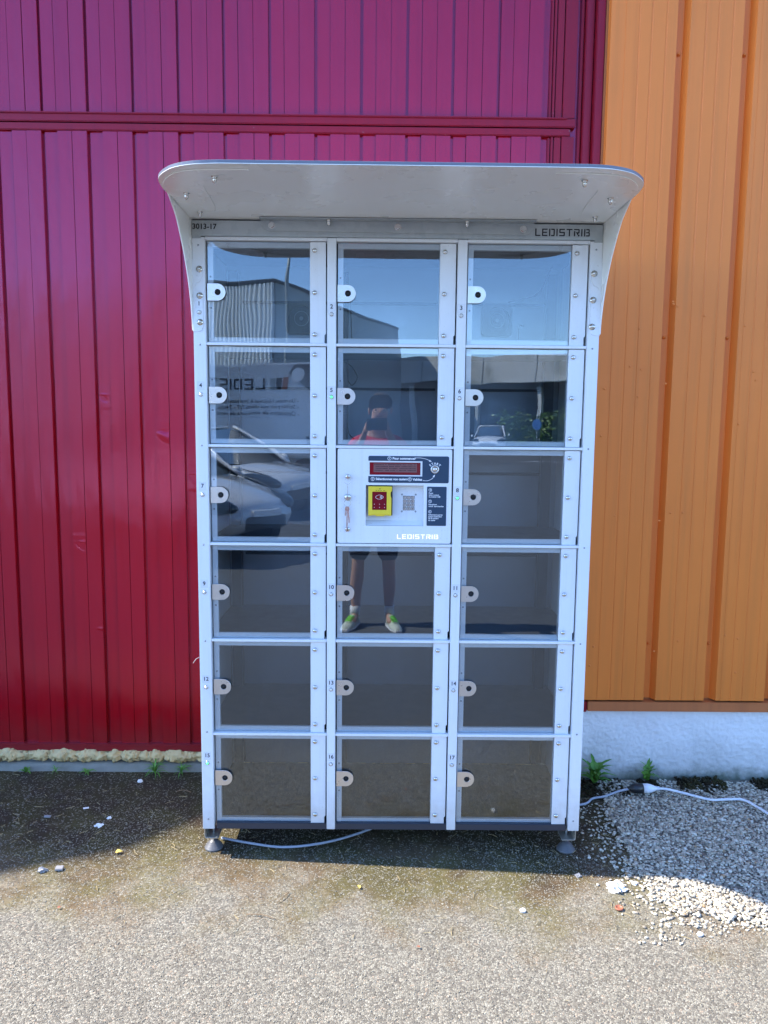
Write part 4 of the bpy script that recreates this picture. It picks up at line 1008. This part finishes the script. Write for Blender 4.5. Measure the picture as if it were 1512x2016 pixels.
# ------------------------------------------------------------------ small litter
def crumple(name, label, cat, x, y, s, mat, flat=.4, seed=0, lum=.5):
    bm = bmesh.new(); bmesh.ops.create_icosphere(bm, subdivisions=3, radius=1)
    for v in bm.verts:
        n_ = noise.noise(v.co * 1.7 + Vector((seed, 0, 0))) * lum + noise.noise(v.co * 4.1 + Vector((0, seed, 0))) * lum * .6
        v.co *= 1 + n_; v.co.z = max(-.8, v.co.z) * flat
    bmesh.ops.scale(bm, vec=(s, s * .75, s), verts=bm.verts)
    return tag(link(name, done(bm, name), mat, None, (x, y, s * flat * .8)), label, cat)
crumple('paper_scrap', 'large white crumpled paper scrap in the sun before the pebbles', 'paper scrap', .812, -.182, .026, M['paper'], .5, 1, 1.0)
crumple('paper_scrap', 'little white paper bit just right of the large crumpled scrap', 'paper scrap', .885, -.150, .010, M['paper'], .5, 3)
crumple('paper_scrap', 'small torn paper in the shade at the left', 'paper scrap', -1.075, .205, .013, M['paper'], .35, 5, .9)
crumple('paper_scrap', 'small paper bit above the torn one in the left shade', 'paper scrap', -1.055, .262, .008, M['paper'], .5, 6, .8)
crumple('paper_scrap', 'greyish scrap in the shadow in front of the right foot', 'paper scrap', .705, -.105, .010, M['greyplastic'], .5, 8, .8)
crumple('paper_scrap', 'grey curled scrap next to the grey plastic piece at the left', 'paper scrap', -1.16, -.095, .014, M['greyplastic'], .6, 9, .9)
crumple('pebble', 'white pebble by the grass tuft', 'pebble', -1.03, .565, .011, M['paper'], .7, 12, .3)
crumple('pebble', 'white pebble lying alone in the sunny foreground at the right', 'pebble', .475, -.30, .010, M['paper'], .7, 14, .3)
crumple('pebble', 'white pebble near the bottle cap', 'pebble', 1.0, -.41, .010, M['paper'], .7, 15, .3)
def chiplet(name, label, cat, x, y, w, d, h, mat, rz):
    o = box(name, (-w / 2, w / 2, -d / 2, d / 2, 0, h), mat, None, min(h, w) * .2); o.location = (x, y, .003); o.rotation_euler = (R(4), R(5), rz); return tag(o, label, cat)
chiplet('plastic_piece', 'grey square plastic piece lit by the sun at the left', 'plastic piece', -1.105, -.085, .026, .022, .008, M['greyplastic'], .2)
chiplet('plastic_piece', 'dark grey plastic piece in the shade at the far left', 'plastic piece', -1.30, .265, .025, .012, .005, M['greyplastic'], .05)
chiplet('cardboard_piece', 'flat white slip in the shade at the left', 'slip', -1.175, .335, .022, .010, .002, M['paper'], .5)
def leaf_dry(name, label, x, y, s, mat, rz):
    me = leafmesh(s, s * .32, .1, .4); me = me.copy(); me.materials.clear(); me.materials.append(mat)
    o = link(name, me, None, None, (x, y, .006)); o.rotation_euler = (.2, -.1, rz); tag(o, label, 'leaf')
leaf_dry('dry_leaf', 'yellow dry leaf on the sunlit asphalt left of the locker foot', -.945, .015, .026, M['leafy'], .3)
leaf_dry('dry_leaf', 'yellow dry leaf in the middle foreground', -.055, -.19, .020, M['leafy'], 1.8)
leaf_dry('dry_leaf', 'small reddish leaf in the left foreground', -1.02, -.30, .012, M['redplastic'], .6)
leaf_dry('dry_leaf', 'small reddish leaf in the right foreground', .135, -.475, .013, M['redplastic'], 2.9)
cap = lathe([(0, .001), (.009, .001), (.0115, 0), (.0135, .002), (.0125, .006), (.0105, .006), (.0098, .003), (0, .003)], 20)
tag(link('bottle_cap', done(cap, 'bottle_cap', True), M['redplastic'], None, (.79, -.285, .003)), 'rusty red round bottle cap near the pebble edge', 'cap')
for k, (pts, lab) in enumerate((([(-.03, .0, .0), (0, .008, .003), (.035, -.005, .0)], 'thin curved twig in the left shade near the locker'), ([(-.02, -.03, 0), (0, 0, .004), (.012, .026, 0)], 'short reddish twig in the foreground left of centre'), ([(-.05, .01, 0), (0, .004, .003), (.045, -.012, 0)], 'dark twig lying flat in the foreground'))):
    x, y = ((-.82, .475), (-.30, -.235), (-.36, -.335))[k]
    o = tube('twig', pts, .0012, M['wood'], None, 6, 5); o.location = (x, y, .005); tag(o, lab, 'twig')

# ================================================================== what the glass mirrors: the yard behind the camera
def car(x, y, rz, label, s=1.0, lampless=False):
    """generic five-door hatchback, nose towards +x before rotation"""
    root = tag(empty('parked_car', (x, y, 0), None, rz), label, 'car', 'white cars parked in the yard')
    st = [(-2.05, .42, .80, .55), (-2.0, .30, .95, .74), (-1.7, .25, 1.0, .84), (-.6, .22, .98, .88), (.5, .22, .95, .88), (1.1, .25, .90, .87), (1.6, .28, .82, .82), (1.95, .32, .70, .68), (2.1, .38, .58, .50)]
    bm = bmesh.new(); rows = []
    for (X, zl, zb, w) in st:
        pr = [(0, zl), (w * .8, zl), (w, zl + .12), (w, (zl + zb) * .55), (w * .93, zb - .06), (w * .80, zb), (0, zb + .03)]
        full = pr + [(-a, b) for a, b in pr[-2:0:-1]]
        rows.append([bm.verts.new((X, a, b)) for a, b in full])
    for a, b in zip(rows, rows[1:]):
        for k in range(len(a)): bm.faces.new((a[k], a[(k + 1) % len(a)], b[(k + 1) % len(b)], b[k]))
    bm.faces.new(rows[0]); bm.faces.new(rows[-1])
    link('body', done(bm, 'body', True), M['carpaint'], root)
    def green(name, inset, mat, z1):
        g = [(-1.92, .97, .72), (-1.45, z1 - .06, .60), (-.6, z1, .62), (.1, z1 - .03, .62), (1.05, .93, .76)]
        bm = bmesh.new(); rows = []
        for (X, zt, w) in g:
            w -= inset; rows.append([bm.verts.new((X, a, b)) for a, b in ((-w - .12 if zt > 1.1 else -w, .93), (-w, zt - .04), (-w * .8, zt), (w * .8, zt), (w, zt - .04), (w + .12 if zt > 1.1 else w, .93))])
        for a, b in zip(rows, rows[1:]):
            for k in range(5): bm.faces.new((a[k], a[k + 1], b[k + 1], b[k]))
        bm.faces.new(rows[0]); bm.faces.new(rows[-1]); link(name, done(bm, name, True), mat, root)
    green('cabin_glass', .0, M['carglass'], 1.44)
    bm = bmesh.new(); add_box(bm, -1.4, .0, -.56, .56, 1.425, 1.47); bmesh.ops.bevel(bm, geom=bm.edges[:], offset=.02, segments=2, affect='EDGES'); link('roof', done(bm, 'roof', True), M['carpaint'], root)
    for sy in (-1, 1):
        tube('pillar', [(1.12, sy * .78, .92), (.55, sy * .70, 1.2), (.02, sy * .62, 1.45)], .035, M['carpaint'], root, 6, 4)
        tube('pillar', [(-1.95, sy * .76, .95), (-1.75, sy * .70, 1.2), (-1.42, sy * .60, 1.43)], .06, M['carpaint'], root, 6, 4)
        tube('pillar', [(-.35, sy * .80, .95), (-.38, sy * .70, 1.43)], .03, M['black'], root, 6, 3)
        bm = bmesh.new(); bmesh.ops.create_uvsphere(bm, u_segments=14, v_segments=8, radius=1); bmesh.ops.scale(bm, vec=(.32, .17, .10), verts=bm.verts); o = link('headlight', done(bm, 'headlight', True), M['carglass'], root, (1.80, sy * .62, .68)); o.rotation_euler = (0, .2, -sy * .5)
        bm = bmesh.new(); bmesh.ops.create_uvsphere(bm, u_segments=12, v_segments=8, radius=.055); link('lamp_bulb', done(bm, 'lamp_bulb', True), M['steel'], root, (1.96, sy * .60, .67))
        tube('panel_gap', [(1.08, sy * .70, .925), (1.5, sy * .70, .86), (1.90, sy * .52, .745)], .009, M['black'], root, 6, 4)
        bm = bmesh.new(); bmesh.ops.create_uvsphere(bm, u_segments=10, v_segments=6, radius=1); bmesh.ops.scale(bm, vec=(.10, .06, .07), verts=bm.verts); link('wing_mirror', done(bm, 'wing_mirror', True), M['carpaint'], root, (.85, sy * .95, .98))
        o = box('tail_light', (-2.06, -1.9, sy * .62 - .1, sy * .62 + .1, .72, .86), M['redplastic'], root, .02)
        for wx in (-1.3, 1.32):
            w = empty('wheel', (wx, sy * .80, .31), root)
            bm = bmesh.new(); cyl_bm(bm, (0, 0, 0), (0, 1, 0), .31, .2, 28); link('tyre', done(bm, 'tyre', False), M['tyre'], w)
            bm = bmesh.new(); cyl_bm(bm, (0, sy * .02, 0), (0, 1, 0), .2, .19, 20); link('rim', done(bm, 'rim', False), M['rim'], w)
    plate('grille', [rrect(-.38, .38, .36, .52, .04)], 0, .04, M['black'], root, plane='YZ').location = (2.07, 0, 0)
    plate('number_plate', [rrect(-.26, .26, .52, .60, .01)], 0, .02, M['whiteink'], root, plane='YZ').location = (2.11, 0, 0)
    return root
car(-3.1, -11.2, R(34), 'white hatchback further back, nose to the right, mirrored in the left doors')
car(-3.15, -7.0, R(30), 'nearest white hatchback at the left, mirrored low in the left doors')
car(5.6, -36.5, R(100), 'distant white car by the hedge, mirrored in the right-hand doors')

def van():
    v = tag(empty('sign_van', (-2.3, -18.5, 0)), 'white box van with large printed livery parked across the yard', 'van')
    bx = lambda n, b, m, bv=.0: box(n, b, m, v, bv)
    bx('box_body', (-4.2, 1.35, -1.1, 1.1, .75, 3.15), M['van'], .05)
    # cab at the +x end
    bm = bmesh.new(); rows = []
    for (X, z0, z1, w) in ((-4.21, .5, 2.5, 1.0), (-4.95, .45, 2.45, 1.0), (-5.55, .45, 1.75, .98), (-6.35, .5, 1.35, .95), (-6.6, .55, 1.1, .85)):
        rows.append([bm.verts.new((X, a, b)) for a, b in ((-w, z0), (-w, z1 - .25), (-w * .8, z1), (w * .8, z1), (w, z1 - .25), (w, z0))])
    for a, b in zip(rows, rows[1:]):
        for k in range(6): bm.faces.new((a[k], a[(k + 1) % 6], b[(k + 1) % 6], b[k]))
    bm.faces.new(rows[0]); bm.faces.new(rows[-1]); link('cab', done(bm, 'cab', False), M['van'], v)
    plate('side_window', [[(-4.4, 1.5), (-5.6, 1.5), (-5.1, 2.15), (-4.4, 2.2)]], .99, 1.02, M['carglass'], v)
    for wx in (-5.5, .2):
        w = empty('wheel', (wx, .92, .38), v); bm = bmesh.new(); cyl_bm(bm, (0, 0, 0), (0, 1, 0), .38, .25, 28); link('tyre', done(bm, 'tyre'), M['tyre'], w)
        bm = bmesh.new(); cyl_bm(bm, (0, .02, 0), (0, 1, 0), .22, .24, 20); link('rim', done(bm, 'rim'), M['rim'], w)
    Y = 1.104
    wordmark('van_lettering', 'LEDISTRIB', -.70, 2.45, 2.3, .33, Y, M['ink'], v, flip=True)
    for k, c in enumerate(('redplastic', 'ink', 'pole')):
        x = -.45 + k * .0 ; bx('colour_block', (-.22 - k * .17, -.08 - k * .17, Y, Y + .002, 2.45, 2.76), M[c])
    for k, s in enumerate(('- Un réseau National & International', '- Service pour vos clients 7j/7 - 24h/24', '- Optimisation de votre point de vente')):
        text('van_lettering', s, .14, (.25, Y + .002, 2.12 - k * .16), M['ink'], v, .015, rot=(R(90), 0, R(180)), align='LEFT')
    plate('corner_graphic', [[(-.10, 2.85), (.05, 3.08), (1.3, 3.08), (1.3, 2.1), (.5, 2.4)]], Y, Y + .002, M['shed_trim'], v)
    plate('round_logo', [circ(.18, 2.80, .19, 20)], Y + .003, Y + .005, M['whiteink'], v)
    bx('number_mark', (.35, .42, Y, Y + .002, .95, 1.25), M['ink']); bx('number_mark', (.52, .59, Y, Y + .002, .95, 1.25), M['ink'])
van()

def sheds():
    s = tag(empty('grey_warehouse', (-5.0, -33, 0)), 'grey corrugated warehouse across the yard, mirrored in the upper left door', 'warehouse')
    H = 8.2
    d = Vector((-2.9, -1.4, 0)).normalized(); nr = Vector((-.435, .90, 0)); bm = bmesh.new(); prev = None; t = 0; k = 0
    while t < 26:
        for (dt, off) in ((.0, 0), (.085, 0), (.03, .08), (.085, .08), (.03, 0)):
            t += dt; p = d * t + nr * off
            a = (bm.verts.new((p.x, p.y, 0)), bm.verts.new((p.x, p.y, H)))
            if prev and dt > 0: bm.faces.new((prev[0], a[0], a[1], prev[1]))
            prev = a
    link('corrugated_facade', done(bm, 'corrugated_facade'), M['shed'], s)
    L_ = Vector((6.4, -16.2, 0)); bm = bmesh.new()
    bm.faces.new([bm.verts.new(p) for p in ((.05, -.15, 0), (L_.x, L_.y, 0), (L_.x, L_.y, H), (.05, -.15, H))])
    g = bmesh.ops.extrude_face_region(bm, geom=bm.faces[:]); bmesh.ops.translate(bm, verts=[q for q in g['geom'] if isinstance(q, bmesh.types.BMVert)], vec=(-.3, -.05, 0))
    link('side_wall', done(bm, 'side_wall'), M['shed_side'], s)
    tube('roof_trim', [(0, 0, H), (L_.x, L_.y, H)], .10, M['shed_trim'], s, 6, 2); tube('roof_trim', [(0, .02, H), (d.x * 26, d.y * 26, H)], .12, M['shed_trim'], s, 6, 2)
    c = tag(empty('concrete_warehouse', (5.8, -46, 0), None, R(35)), 'low warehouse with a pale concrete fascia, mirrored in the right-hand doors', 'warehouse')
    for k in range(12):
        box('fascia_panel', (-15.5 + k * 4.0, -11.54 + k * 4.0, -.3, .0, 4.1, 5.75), M['conc'], c, .03)
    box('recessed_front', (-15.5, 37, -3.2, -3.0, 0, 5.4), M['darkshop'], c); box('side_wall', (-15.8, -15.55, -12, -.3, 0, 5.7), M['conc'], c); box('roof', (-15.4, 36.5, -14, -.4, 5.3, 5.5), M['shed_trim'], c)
    for k in range(9): box('column', (-14 + k * 4.6, -13.75 + k * 4.6, -.8, -.4, 0, 3.9), M['conc'], c)
    for k in range(6): box('shop_opening', (-8 + k * 5.2, -5.6 + k * 5.2, -3.0, -2.92, .3, 3.2), M['carglass'], c)
    lp_ = tag(empty('street_lamp', (-3.35, -24.5, 0)), 'tall grey street lamp mirrored in the first door', 'street lamp')
    tube('pole', [(0, 0, 0), (0, 0, 7.9)], lambda t: .09 - .04 * t, M['pole'], lp_, 10, 6)
    box('lamp_head', (-.05, 1.15, -.14, .14, 7.85, 7.98), M['pole'], lp_, .04)
    sg = tag(empty('round_sign', (7.6, -34, 0)), 'round blue road sign by the hedge', 'road sign'); tube('post', [(0, 0, 0), (0, 0, 2.2)], .03, M['pole'], sg, 8, 3)
    plate('sign_disc', [circ(0, 1.5, .26, 24)], .03, .06, M['bluesign'], sg)
sheds()
def leaf_cloud(name, label, cat, n, boxr, mat, size, lumps):
    P = []; cs = [(random.uniform(boxr[0], boxr[1]), random.uniform(boxr[2], boxr[3]), random.uniform(.2, 1) * boxr[4]) for _ in range(lumps)]
    bm = bmesh.new()
    for _ in range(n):
        c = random.choice(cs); p = Vector((c[0] + random.gauss(0, .55), c[1] + random.gauss(0, .4), max(.05, random.uniform(0, c[2]) + random.gauss(0, .15))))
        q = Vector((random.gauss(0, 1), random.gauss(0, 1), random.gauss(0, 1))).normalized().to_track_quat('Z', 'Y').to_matrix(); s = size * random.uniform(.6, 1.4)
        bm.faces.new([bm.verts.new(p + q @ Vector(v) * s) for v in ((-.5, 0, 0), (0, -.3, 0), (.5, 0, 0), (0, .3, 0))])
    o = link(name, done(bm, name), mat); tag(o, label, cat, kind='stuff')
leaf_cloud('hedge', 'green flowering shrubs before the low warehouse, seen mirrored', 'shrubs', 16000, (7.2, 24, -41, -39, 2.4), M['hedge'], .22, 26)
bm = bmesh.new(); bm.faces.new([bm.verts.new(p) for p in ((4.5, -44.5, .05), (60, -44.5, .05), (60, -36, .05), (4.5, -36, .05))]); g = bmesh.ops.extrude_face_region(bm, geom=bm.faces[:]); bmesh.ops.translate(bm, verts=[q for q in g['geom'] if isinstance(q, bmesh.types.BMVert)], vec=(0, 0, -.1))
tag(link('lawn', done(bm, 'lawn'), M['lawn']), kind='structure')
bm = bmesh.new(); add_box(bm, 4.2, 60, -36, -35.75, 0, .13); tag(link('kerb', done(bm, 'kerb'), M['conc']), kind='structure')
for k in range(4): box('road_marking', (1.5 + k * 4, 3.6 + k * 4, -26.1, -25.98, .002, .004), M['whiteink'])['kind'] = 'structure'

# ------------------------------------------------------------------ the person taking the picture
def skin_obj(name, nodes, edges, mat, parent, lev=2, root=0):
    me = bpy.data.meshes.new(name); me.from_pydata([n[0] for n in nodes], edges, [])
    o = link(name, me, mat, parent); md = o.modifiers.new('skin', 'SKIN'); md.use_smooth_shade = True
    sv = me.skin_vertices[0].data
    for i, n in enumerate(nodes):
        r = n[1]; sv[i].radius = r if isinstance(r, tuple) else (r, r); sv[i].use_root = (i == root)
    s = o.modifiers.new('sub', 'SUBSURF'); s.levels = lev; s.render_levels = lev
    return o
def person():
    px, py = -.02, -3.12
    p = tag(empty('person', (px, py, 0)), 'person in red T-shirt and dark shorts holding up a phone, mirrored in the doors', 'person')
    N = [((0, 0, .93), (.14, .095)), ((0, .01, 1.12), (.125, .085)), ((0, .0, 1.30), (.145, .09)), ((0, -.01, 1.41), (.10, .07)), ((0, .01, 1.50), .052), ((0.02, .035, 1.585), (.066, .078)), ((.02, .04, 1.665), (.084, .100))]
    E = [(0, 1), (1, 2), (2, 3), (3, 4), (4, 5), (5, 6)]
    def add(pt, r, frm): N.append((pt, r)); E.append((frm, len(N) - 1)); return len(N) - 1
    for s in (-1, 1):
        a = add((s * .17, -.01, 1.41), .055, 3); a = add((s * .24, .08, 1.17), .042, a); a = add((s * .16, .30, 1.33), .033, a); a = add((s * .085, .44, 1.48), .024, a)
        h = add((s * .078, .475, 1.515), (.022, .030), a)
        for k, (dx, dy, dz) in enumerate(((-.012, .03, .028), (-.016, .035, .010), (-.018, .034, -.008), (-.016, .03, -.024))):
            f = add((s * (.078 + dx * .3), .475 + dy, 1.525 + dz), .0088, h); f = add((s * (.066 + dx), .475 + dy + .012, 1.527 + dz), .008, f); f = add((s * (.050 + dx), .475 + dy + .004, 1.527 + dz), .007, f)
        t = add((s * .072, .478, 1.545), .010, h); t = add((s * .050, .486, 1.558), .008, t)
        hx = s * .10; k = add((hx, 0, .86), (.095, .09), 0); k = add((hx + s * .02, .02, .50), .056, k); k = add((hx + s * .025, -.01, .34), .058, k); k = add((hx + s * .03, -.02, .12), .036, k); k = add((hx + s * .035, .03, .06), .034, k); add((hx + s * .05, .13, .05), .03, k)
    skin_obj('body', N, E, M['skin'], p)
    S = [((0, 0, 1.0), (.172, .128)), ((0, .01, 1.15), (.155, .118)), ((0, 0, 1.31), (.170, .115)), ((0, -.01, 1.42), (.115, .085)), ((0, 0, .86), (.178, .135))]
    SE = [(0, 1), (1, 2), (2, 3), (0, 4)]
    for s in (-1, 1): S += [((s * .175, -.005, 1.395), .064), ((s * .228, .05, 1.24), .060)]; i = len(S); SE += [(3, i - 2), (i - 2, i - 1)]
    skin_obj('t_shirt', S, SE, M['red'], p)
    T = [((0, 0, 1.0), (.155, .112)), ((0, 0, .87), (.160, .120))]; TE = [(0, 1)]
    for s in (-1, 1): T += [((s * .10, .005, .78), (.098, .10)), ((s * .118, .02, .50), (.088, .09))]; i = len(T); TE += [(1, i - 2), (i - 2, i - 1)]
    skin_obj('shorts', T, TE, M['shorts'], p)
    bm = bmesh.new(); bmesh.ops.create_uvsphere(bm, u_segments=24, v_segments=14, radius=1)
    for v in bm.verts:
        v.co *= 1 + .08 * noise.noise(v.co * 5); 
    bmesh.ops.scale(bm, vec=(.094, .112, .112), verts=bm.verts)
    bmesh.ops.delete(bm, geom=[v for v in bm.verts if v.co.z < -.03 or (v.co.y > .03 and v.co.z < .078)], context='VERTS')
    link('hair', done(bm, 'hair', True), M['hair'], p, (.02, .026, 1.672))
    for s in (-1, 1):
        bm = bmesh.new(); bmesh.ops.create_uvsphere(bm, u_segments=10, v_segments=8, radius=1); bmesh.ops.scale(bm, vec=(.012, .020, .030), verts=bm.verts); link('ear', done(bm, 'ear', True), M['skin'], p, (.02 + s * .088, .03, 1.635))
        bm = bmesh.new(); bmesh.ops.create_uvsphere(bm, u_segments=10, v_segments=8, radius=.011); link('eye', done(bm, 'eye', True), M['black'], p, (.02 + s * .030, .124, 1.640))
        torus('glasses_rim', .022, .0022, M['black'], p, (.02 + s * .030, .138, 1.640))
        sx = s * .15
        sh = empty('shoe', (sx, .05, 0), p); sh.rotation_euler = (0, 0, -s * R(16))
        bm = bmesh.new(); rows = []
        for (Y_, w, z1) in ((-.10, .030, .075), (-.06, .040, .10), (0, .040, .095), (.06, .046, .07), (.12, .048, .052), (.165, .036, .04), (.185, .018, .03)):
            rows.append([bm.verts.new((a, Y_, b)) for a, b in ((-w, .02), (-w * .95, z1 * .6), (-w * .5, z1), (w * .5, z1), (w * .95, z1 * .6), (w, .02))])
        for a, b in zip(rows, rows[1:]):
            for k in range(6): bm.faces.new((a[k], a[(k + 1) % 6], b[(k + 1) % 6], b[k]))
        bm.faces.new(rows[0]); bm.faces.new(rows[-1]); link('shoe_upper', done(bm, 'shoe_upper', True), M['shoe'], sh)
        plate('sole', [[(-.03, -.11), (.03, -.11), (.043, -.04), (.05, .08), (.045, .14), (.022, .19), (-.022, .19), (-.045, .14), (-.05, .08), (-.043, -.04)]], 0, .022, M['whiteink'], sh, .004, 'XY')
        for k in range(5): tube('lace', [(-.025, .02 + k * .02, .088 - k * .005), (0, .025 + k * .02, .098 - k * .006), (.025, .02 + k * .02, .088 - k * .005)], .005, M['neon'], sh, 6, 3)
        bm = bmesh.new(); cyl_bm(bm, (0, 0, 0), (0, 0, 1), .042, .08, 16); link('sock', done(bm, 'sock', True), M['whiteink'], p, (s * .133, -.01, .125))
    bm = bmesh.new(); bmesh.ops.create_cone(bm, cap_ends=True, segments=8, radius1=.016, radius2=.006, depth=.04, matrix=Matrix.Rotation(R(-65), 4, 'X')); link('nose', done(bm, 'nose', True), M['skin'], p, (.02, .142, 1.615))
    bx = box('mouth', (-.022, .022, -.004, .004, -.004, .004), M['redplastic'], p, .002); bx.location = (.02, .118, 1.590)
    ph = tag(box('phone', (-.075, .075, -.0045, .0045, -.037, .037), M['black'], None, .003), 'black phone held up sideways by the person, seen mirrored', 'phone'); ph.location = (-.02, -2.590, 1.540)
    return p
person()

for o in bpy.data.objects:
    if o.type == 'MESH' and o.name.startswith(('cladding_board', 'profiled_sheet')): pass
